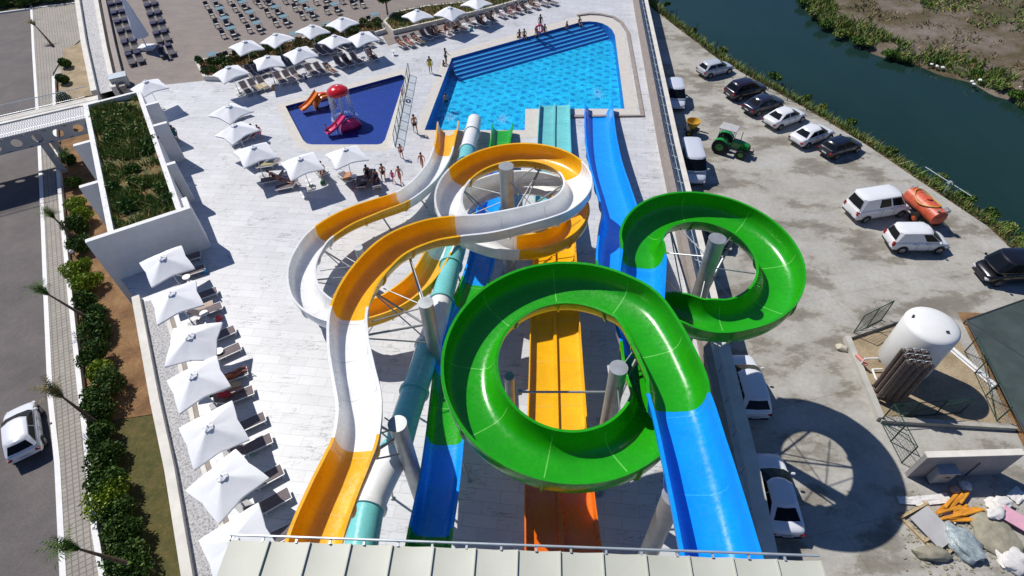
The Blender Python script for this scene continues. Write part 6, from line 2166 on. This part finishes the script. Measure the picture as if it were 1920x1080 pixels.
def shrub(name, px, py, r, h, mat, label, z=LOT, group=None, n=700, size=.10, squash=None, cat='shrub', seed=0):
    rnd = random.Random(seed + int(px * 7 + py))
    p = W(px, py, z)
    t = thing(name, label, cat, (p.x, p.y, z), group=group)
    b = MB(); b.use(M['bark'])
    for k in range(4):
        a = rnd.uniform(0, 6.28); b.tube((0, 0, 0), (r * .5 * math.cos(a), r * .5 * math.sin(a), h * .6), .03, .012, n=5)
    b.build('stem', None, t)
    b = MB(); b.use(mat)
    m_ = max(3, int(r * 5))
    for k in range(m_):
        a = rnd.uniform(0, 6.28); q = rnd.uniform(0, r * .55)
        leafball(b, (q * math.cos(a), q * math.sin(a), h * rnd.uniform(.35, .72)), r * rnd.uniform(.42, .68), n // m_, size, rnd, squash or min(1.2, h / r * .6))
    b.build('foliage', None, t, sharp=None, recalc=False)
    return t
GH = 'shrubs of the hedge between pavement and soil'
HS = [(118, 150, .9, 'leaf_dark'), (118, 185, .8, 'leaf_dark'), (122, 120, .9, 'leaf_mid'), (130, 235, .7, 'leaf_dark'), (132, 300, .8, 'leaf_dark'), (140, 345, .8, 'leaf_dark'), (150, 385, 1.0, 'leaf_lime'), (158, 412, 1.0, 'leaf_lime'), (146, 425, 1.0, 'leaf_dark'), (150, 465, 1.0, 'leaf_dark'), (155, 510, 1.1, 'leaf_lime'), (168, 535, 1.2, 'leaf_lime'),
      (172, 575, 1.2, 'leaf_dark'), (186, 600, 1.0, 'leaf_dark'), (178, 630, 1.2, 'leaf_dark'), (186, 668, 1.2, 'leaf_dark'), (196, 705, 1.0, 'leaf_lime'), (200, 735, 1.3, 'leaf_dark'), (196, 775, 1.1, 'leaf_dark'), (198, 815, 1.1, 'leaf_dark'), (205, 855, 1.1, 'leaf_dark'), (212, 905, 1.2, 'leaf_mid'), (214, 940, 1.2, 'leaf_lime'), (232, 965, 1.1, 'leaf_dark'), (236, 1000, 1.2, 'leaf_dark'), (242, 1045, 1.2, 'leaf_dark'), (262, 1075, 1.1, 'leaf_mid')]
for i, (x, y, r, m_) in enumerate(HS):
    kind = {'leaf_dark': 'dark green', 'leaf_mid': 'mid green', 'leaf_lime': 'bright lime green'}[m_]
    shrub('hedge_shrub', x + 6, y + 8, r, 1.25 * r + .2, M[m_], f'{kind} shrub of the left hedge, {"number " if 0 else ""}{ORD[i] if i < 25 else ["twenty-sixth", "twenty-seventh"][i - 25]} from the far end', group=GH, n=2300, size=.115, seed=i)

def palm(px, py, top_px, top_z, label, lean=1.0, green=True):
    p = W(px, py, LOT); q = W(*top_px, top_z)
    t = thing('young_palm', label, 'palm', (p.x, p.y, LOT), group='young palms along the street')
    d = q - p
    b = MB(); b.use(M['bark'])
    prev = Vector((0, 0, 0))
    for k in range(1, 7):
        f = k / 6; c = Vector((d.x * f ** 1.3, d.y * f ** 1.3, d.z * f))
        b.tube(prev, c, .19 - .02 * k, .17 - .02 * k, n=9); prev = c
    b.build('trunk', None, t)
    rnd = random.Random(int(px))
    b = MB(); b.use(M['leaf_mid'] if green else M['drygrass'])
    ax = d.normalized()
    for k in range(26):
        a = rnd.uniform(0, 6.28); sp = rnd.uniform(.12, .75)
        side = Vector((math.cos(a), math.sin(a), 0)); L = rnd.uniform(.8, 1.7)
        pts = [prev + ax * (L * f * (1 - .35 * f * sp)) + side * (sp * L * f * f) - Vector((0, 0, .45 * sp * f * f * L)) for f in [i / 6 for i in range(7)]]
        for i in range(6):
            w = side.cross(Vector((0, 0, 1))).normalized()
            for s in (-1, 1):
                for u in (0, .5):
                    o = pts[i].lerp(pts[i + 1], u); wl = .30 * math.sin(math.pi * (i + u + 1) / 7.5)
                    tip = o + w * s * wl + (pts[i + 1] - pts[i]) * .9 - Vector((0, 0, .08))
                    e = (pts[i + 1] - pts[i]) * .25
                    b.face([o, o + e, tip])
    b.build('fronds', None, t, sharp=None, recalc=False)
palm(200, 622, (92, 553), -.2, 'leaning young palm with tied green fronds over the pavement at mid height')
palm(160, 470, (103, 410), -.6, 'young palm with a green tuft beside the lime shrubs near the bridge shadow')
palm(140, 350, (122, 300), -.9, 'young palm beside the bridge column')
palm(290, 1075, (150, 1030), 0, 'leaning young palm at the bottom left corner of the hedge')
palm(205, 812, (118, 745), -.5, 'thin bare young palm leaning over the pavement near the white car', green=False)
palm(102, 90, (66, 48), -1.0, 'thin young palm at the far end of the pavement', green=False)

# flower beds with low walls
def bed(name, px, label, n, mats, h=.5, wall_h=.45, sz=.09, walls=True):
    P_ = [(p.x, p.y) for p in PX(px)]
    t = thing(name, label, 'flower bed')
    b = MB(); b.use(M['cream'])
    strip_prism(b, P_ + [P_[0]], -.14, .14, 0, wall_h); b.build('kerb', None, t)
    tris = tessellate_polygon([[Vector((x, y, 0)) for x, y in P_]])
    b = MB(); b.use(M['soil'])
    for tr in tris: b.face([(P_[i][0], P_[i][1], wall_h - .08) for i in tr])
    b.build('soil', None, t)
    return P_, tris
def scatter(P_, tris, n, rnd):
    ar = []
    for a, b_, c in tris:
        A, B2, C = (Vector((*P_[i], 0)) for i in (a, b_, c)); ar.append((B2 - A).cross(C - A).length / 2)
    for _ in range(n):
        tr = rnd.choices(tris, ar)[0]; A, B2, C = (Vector((*P_[i], 0)) for i in tr)
        u, v = rnd.random(), rnd.random()
        if u + v > 1: u, v = 1 - u, 1 - v
        yield A + (B2 - A) * u + (C - A) * v
P1_, T1_ = bed('flower_bed', [(371, 121), (386, 150), (432, 152), (560, 105), (640, 86), (722, 62), (708, 40), (620, 58), (560, 82), (480, 96), (420, 112)], 'long flower bed of low plants between the terrace and the kiddie pool loungers', 0, None)
P2_, T2_ = bed('flower_bed', [(722, 47), (738, 64), (850, 38), (930, 18), (1010, -5), (1060, -22), (1055, -34), (960, -14), (880, 10), (800, 18), (740, 30)], 'grassy bed above the row of loungers by the main pool', 0, None)
rnd = random.Random(3)
for i, p in enumerate(scatter(P1_, T1_, 90, rnd)):
    b = MB(); b.use(M[('leaf_dark', 'leaf_mid', 'drygrass')[i % 3]])
    leafball(b, (0, 0, .18), rnd.uniform(.3, .5), 300, .10, rnd, .7, .05)
    o = b.build('low_plant', None, loc=(p.x, p.y, .4), sharp=None, recalc=False)
    tag(o, 'low bushy plant growing in the long flower bed behind the front loungers', 'plant', 'low plants in the long flower bed')
shrub('bed_bush', 378, 124, .7, 1.3, M['leaf_dark'], 'upright dark bush at the left end of the long flower bed', z=.4, n=900, size=.08)

def grass(name, pts_iter, mat, h, w, label, cat='grass', tilt=.5, par=None):
    b = MB(); b.use(mat); rnd = random.Random(5)
    for p in pts_iter:
        hh = h * rnd.uniform(.5, 1.4); a = rnd.uniform(0, 6.28)
        dx, dy = math.cos(a) * w, math.sin(a) * w
        lx, ly = rnd.gauss(0, tilt) * hh, rnd.gauss(0, tilt) * hh
        b.face([(p.x - dx, p.y - dy, p.z), (p.x + dx, p.y + dy, p.z), (p.x + lx, p.y + ly, p.z + hh)])
    o = b.build(name, None, sharp=None, recalc=False)
    if par is None: tag(o, label, cat, kind='stuff')
    return o
def lift(it, z):
    for p in it:
        p.z = z; yield p
grass('bed_weeds', lift(scatter(P1_, T1_, 5000, rnd), .38), M['drygrass'], .25, .05, 'dry weeds covering the soil of the long flower bed')
grass('bed_grass', lift(scatter(P2_, T2_, 5000, rnd), .38), M['grass'], .28, .05, 'grass growing in the bed above the main pool loungers')
def roofpts():
    r = random.Random(8)
    for _ in range(9000):
        u, v = r.uniform(BLD_U0 + .35, BLD_U1 + .05), r.uniform(.4, BLD_V1 + .25)
        k = noise.noise(Vector((u * .55, v * .55, 4)))
        if k < -.08 + r.uniform(-.12, .12): continue
        p = bldA + bx * u + by_ * v; p.z = 3.05; yield p
grass('roof_grass', roofpts(), M['grass'], .38, .055, 'tall green grass covering the roof of the white block')
r8 = random.Random(9)
for k in range(16):
    u, v = r8.uniform(BLD_U0 + .5, BLD_U1), r8.uniform(.8, BLD_V1 - .4)
    p = bldA + bx * u + by_ * v
    b = MB(); b.use(M[('leaf_mid', 'grass')[k % 2]]); leafball(b, (0, 0, .2), r8.uniform(.45, .8), 700, .13, r8, .5, .0)
    tag(b.build('weed_clump', None, loc=(p.x, p.y, 3.05), sharp=None, recalc=False), 'dense weed clump on the grass roof', 'plant', 'weed clumps on the grass roof')
def bankpts(line, n, d0, d1, zf, seed, thr=-1):
    r = random.Random(seed)
    seg = [(line[i], line[i + 1]) for i in range(1, len(line) - 2)]
    wts = [(b_ - a).length for a, b_ in seg]
    for _ in range(n):
        a, b_ = r.choices(seg, wts)[0]
        t_ = (b_ - a).normalized(); u = r.random(); d_ = r.uniform(d0, d1)
        p = a.lerp(b_, u) + Vector((-t_.y, t_.x, 0)) * d_
        k = noise.noise(Vector((p.x * .28, p.y * .28, seed)))
        if k < thr + r.uniform(-.15, .15): continue
        yield Vector((p.x, p.y, zf(d_)))
grass('near_bank_grass', bankpts(edge, 9000, .15, 2.9, lambda d_: LOT - .1 - max(0, d_ - .6) * .62, 3, -.5), M['grass'], .55, .06, 'grass and weeds on the bank between the car park and the river')
grass('near_bank_dry_grass', bankpts(edge, 3500, .05, 1.4, lambda d_: LOT - .1 - max(0, d_ - .6) * .62, 13, -.1), M['drygrass'],   .3, .05, 'dry grass fringe along the car park edge')
grass('far_bank_reeds', bankpts(wfar, 9000, -.3, 3.0, lambda d_: WATER + .05 + min(.9, max(0, d_) * .3), 23, -.25), M['grass'], .65, .09, 'green reeds along the far side of the river')
grass('far_field_weeds', bankpts(wfar, 9000, 3, 30, lambda d_: WATER + 1.0, 33, .02), M['drygrass'], .35, .10, 'scattered dry weeds on the far side of the river', tilt=.8)
grass('far_field_grass', bankpts(wfar, 14000, 14, 45, lambda d_: WATER + 1.1, 43, -.15), M['grass'], .4, .13, 'green grass patch in the field beyond the river', tilt=.8)
for k, (x, y, r_) in enumerate(((1512, 8, 1.3), (1525, 30, 1.2), (1548, 52, 1.5), (1575, 66, 1.5), (1608, 82, 1.6), (1625, 88, 1.3), (1668, 105, 1.6), (1690, 112, 1.4), (1755, 118, 1.6), (1775, 124, 1.2), (1830, 140, 1.4), (1870, 165, 1.5), (1905, 182, 1.5))):
    shrub('river_bush', x, y, r_ * .8, .7, M[('leaf_mid', 'grass')[k % 2]], f'green bush on the far river bank, {ORD[k]} from the top', z=WATER + .3, group='bushes on the far river bank', n=900, size=.17, squash=.35)
for k, (x, y, r_) in enumerate(((1240, 12, .8), (1290, 62, .8), (1345, 100, .9), (1440, 150, 1.1), (1505, 190, 1.0), (1530, 205, 1.1), (1585, 235, 1.0), (1660, 290, .9), (1750, 340, 1.0), (1800, 375, 1.2), (1842, 402, 1.3), (1880, 432, 1.4), (1912, 455, 1.4))):
    shrub('bank_bush', x + 10, y, r_ * .7, .7, M[('leaf_mid', 'leaf_dark', 'grass')[k % 3]], f'green bush on the near river bank, {ORD[k]} from the far end', z=LOT - .9, group='bushes on the near river bank', n=900, size=.13)
# stones by the far water line
for k, (x, y) in enumerate(((1634, 66), (1748, 120), (1757, 124), (1768, 126), (1823, 152), (1838, 150), (1828, 158), (1760, 40), (1695, 6), (1905, 50), (1912, 163))):
    b = MB(); b.use(M['white']); bmesh.ops.create_icosphere(b.bm, subdivisions=2, radius=.2)
    for v in b.bm.verts: v.co *= 1 + noise.noise(v.co * 4 + Vector((k, 0, 0))) * .6; v.co.z *= .5
    p = W(x, y, WATER + .6)
    tag(b.build('pale_stone', None, loc=p), 'pale stone lying on the far river bank', 'stone', 'pale stones on the far bank')
# trees at the top
def tree(px, py, z, h, r_, label, n=3800, size=.16):
    p = W(px, py, z); rnd = random.Random(int(px))
    t = thing('tree', label, 'tree', (p.x, p.y, z))
    b = MB(); b.use(M['bark']); b.tube((0, 0, 0), (.05, 0, h * .5), .10, .07, n=8)
    for k in range(7):
        a = k * .9; b.tube((.04, 0, h * (.35 + .04 * k)), (r_ * .7 * math.cos(a), r_ * .7 * math.sin(a), h * (.6 + .05 * k)), .045, .015, n=6)
    b.build('trunk', None, t)
    b = MB(); b.use(M['leaf_mid'])
    for k in range(12):
        a = rnd.uniform(0, 6.28); q = rnd.uniform(0, r_ * .65)
        leafball(b, (q * math.cos(a), q * math.sin(a), h * rnd.uniform(.5, .9)), r_ * rnd.uniform(.35, .55), n // 12, size, rnd, .85)
    b.build('crown', None, t, sharp=None, recalc=False)
tree(727, 28, .3, 3.4, 1.3, 'small leafy tree at the left end of the grassy bed')
for k, (x, y) in enumerate(((6, 12), (30, 8), (55, 10), (80, 5), (100, 4), (126, 1))):
    shrub('verge_bush', x, y, 1.8, 2.0, M[('leaf_mid', 'leaf_dark')[k % 2]], f'green bush on the verge at the top left corner, {ORD[k]} from the left', group='bushes on the verge', n=2200, size=.16)
# street lamps with globe on the garden wall
for k, (x, y) in enumerate(((109, 262), (133, 470), (180, 950))):
    p = W(x, y, LOT + .9)
    t = thing('garden_lamp', f'round lamp on the low white garden wall, {ORD[k]} from the far end', 'lamp', (p.x, p.y, LOT + .42), group='round lamps on the garden wall')
    b = MB(); b.use(M['dark_steel']); b.tube((0, 0, 0), (0, 0, .25), .05, n=8); b.tube((0, 0, .22), (0, 0, .28), .15, n=14); b.build('post', None, t)
    b = MB(); b.use(M['whitep']); bmesh.ops.create_uvsphere(b.bm, u_segments=14, v_segments=8, radius=.17, matrix=Matrix.Translation((0, 0, .42))); b.build('globe', None, t)
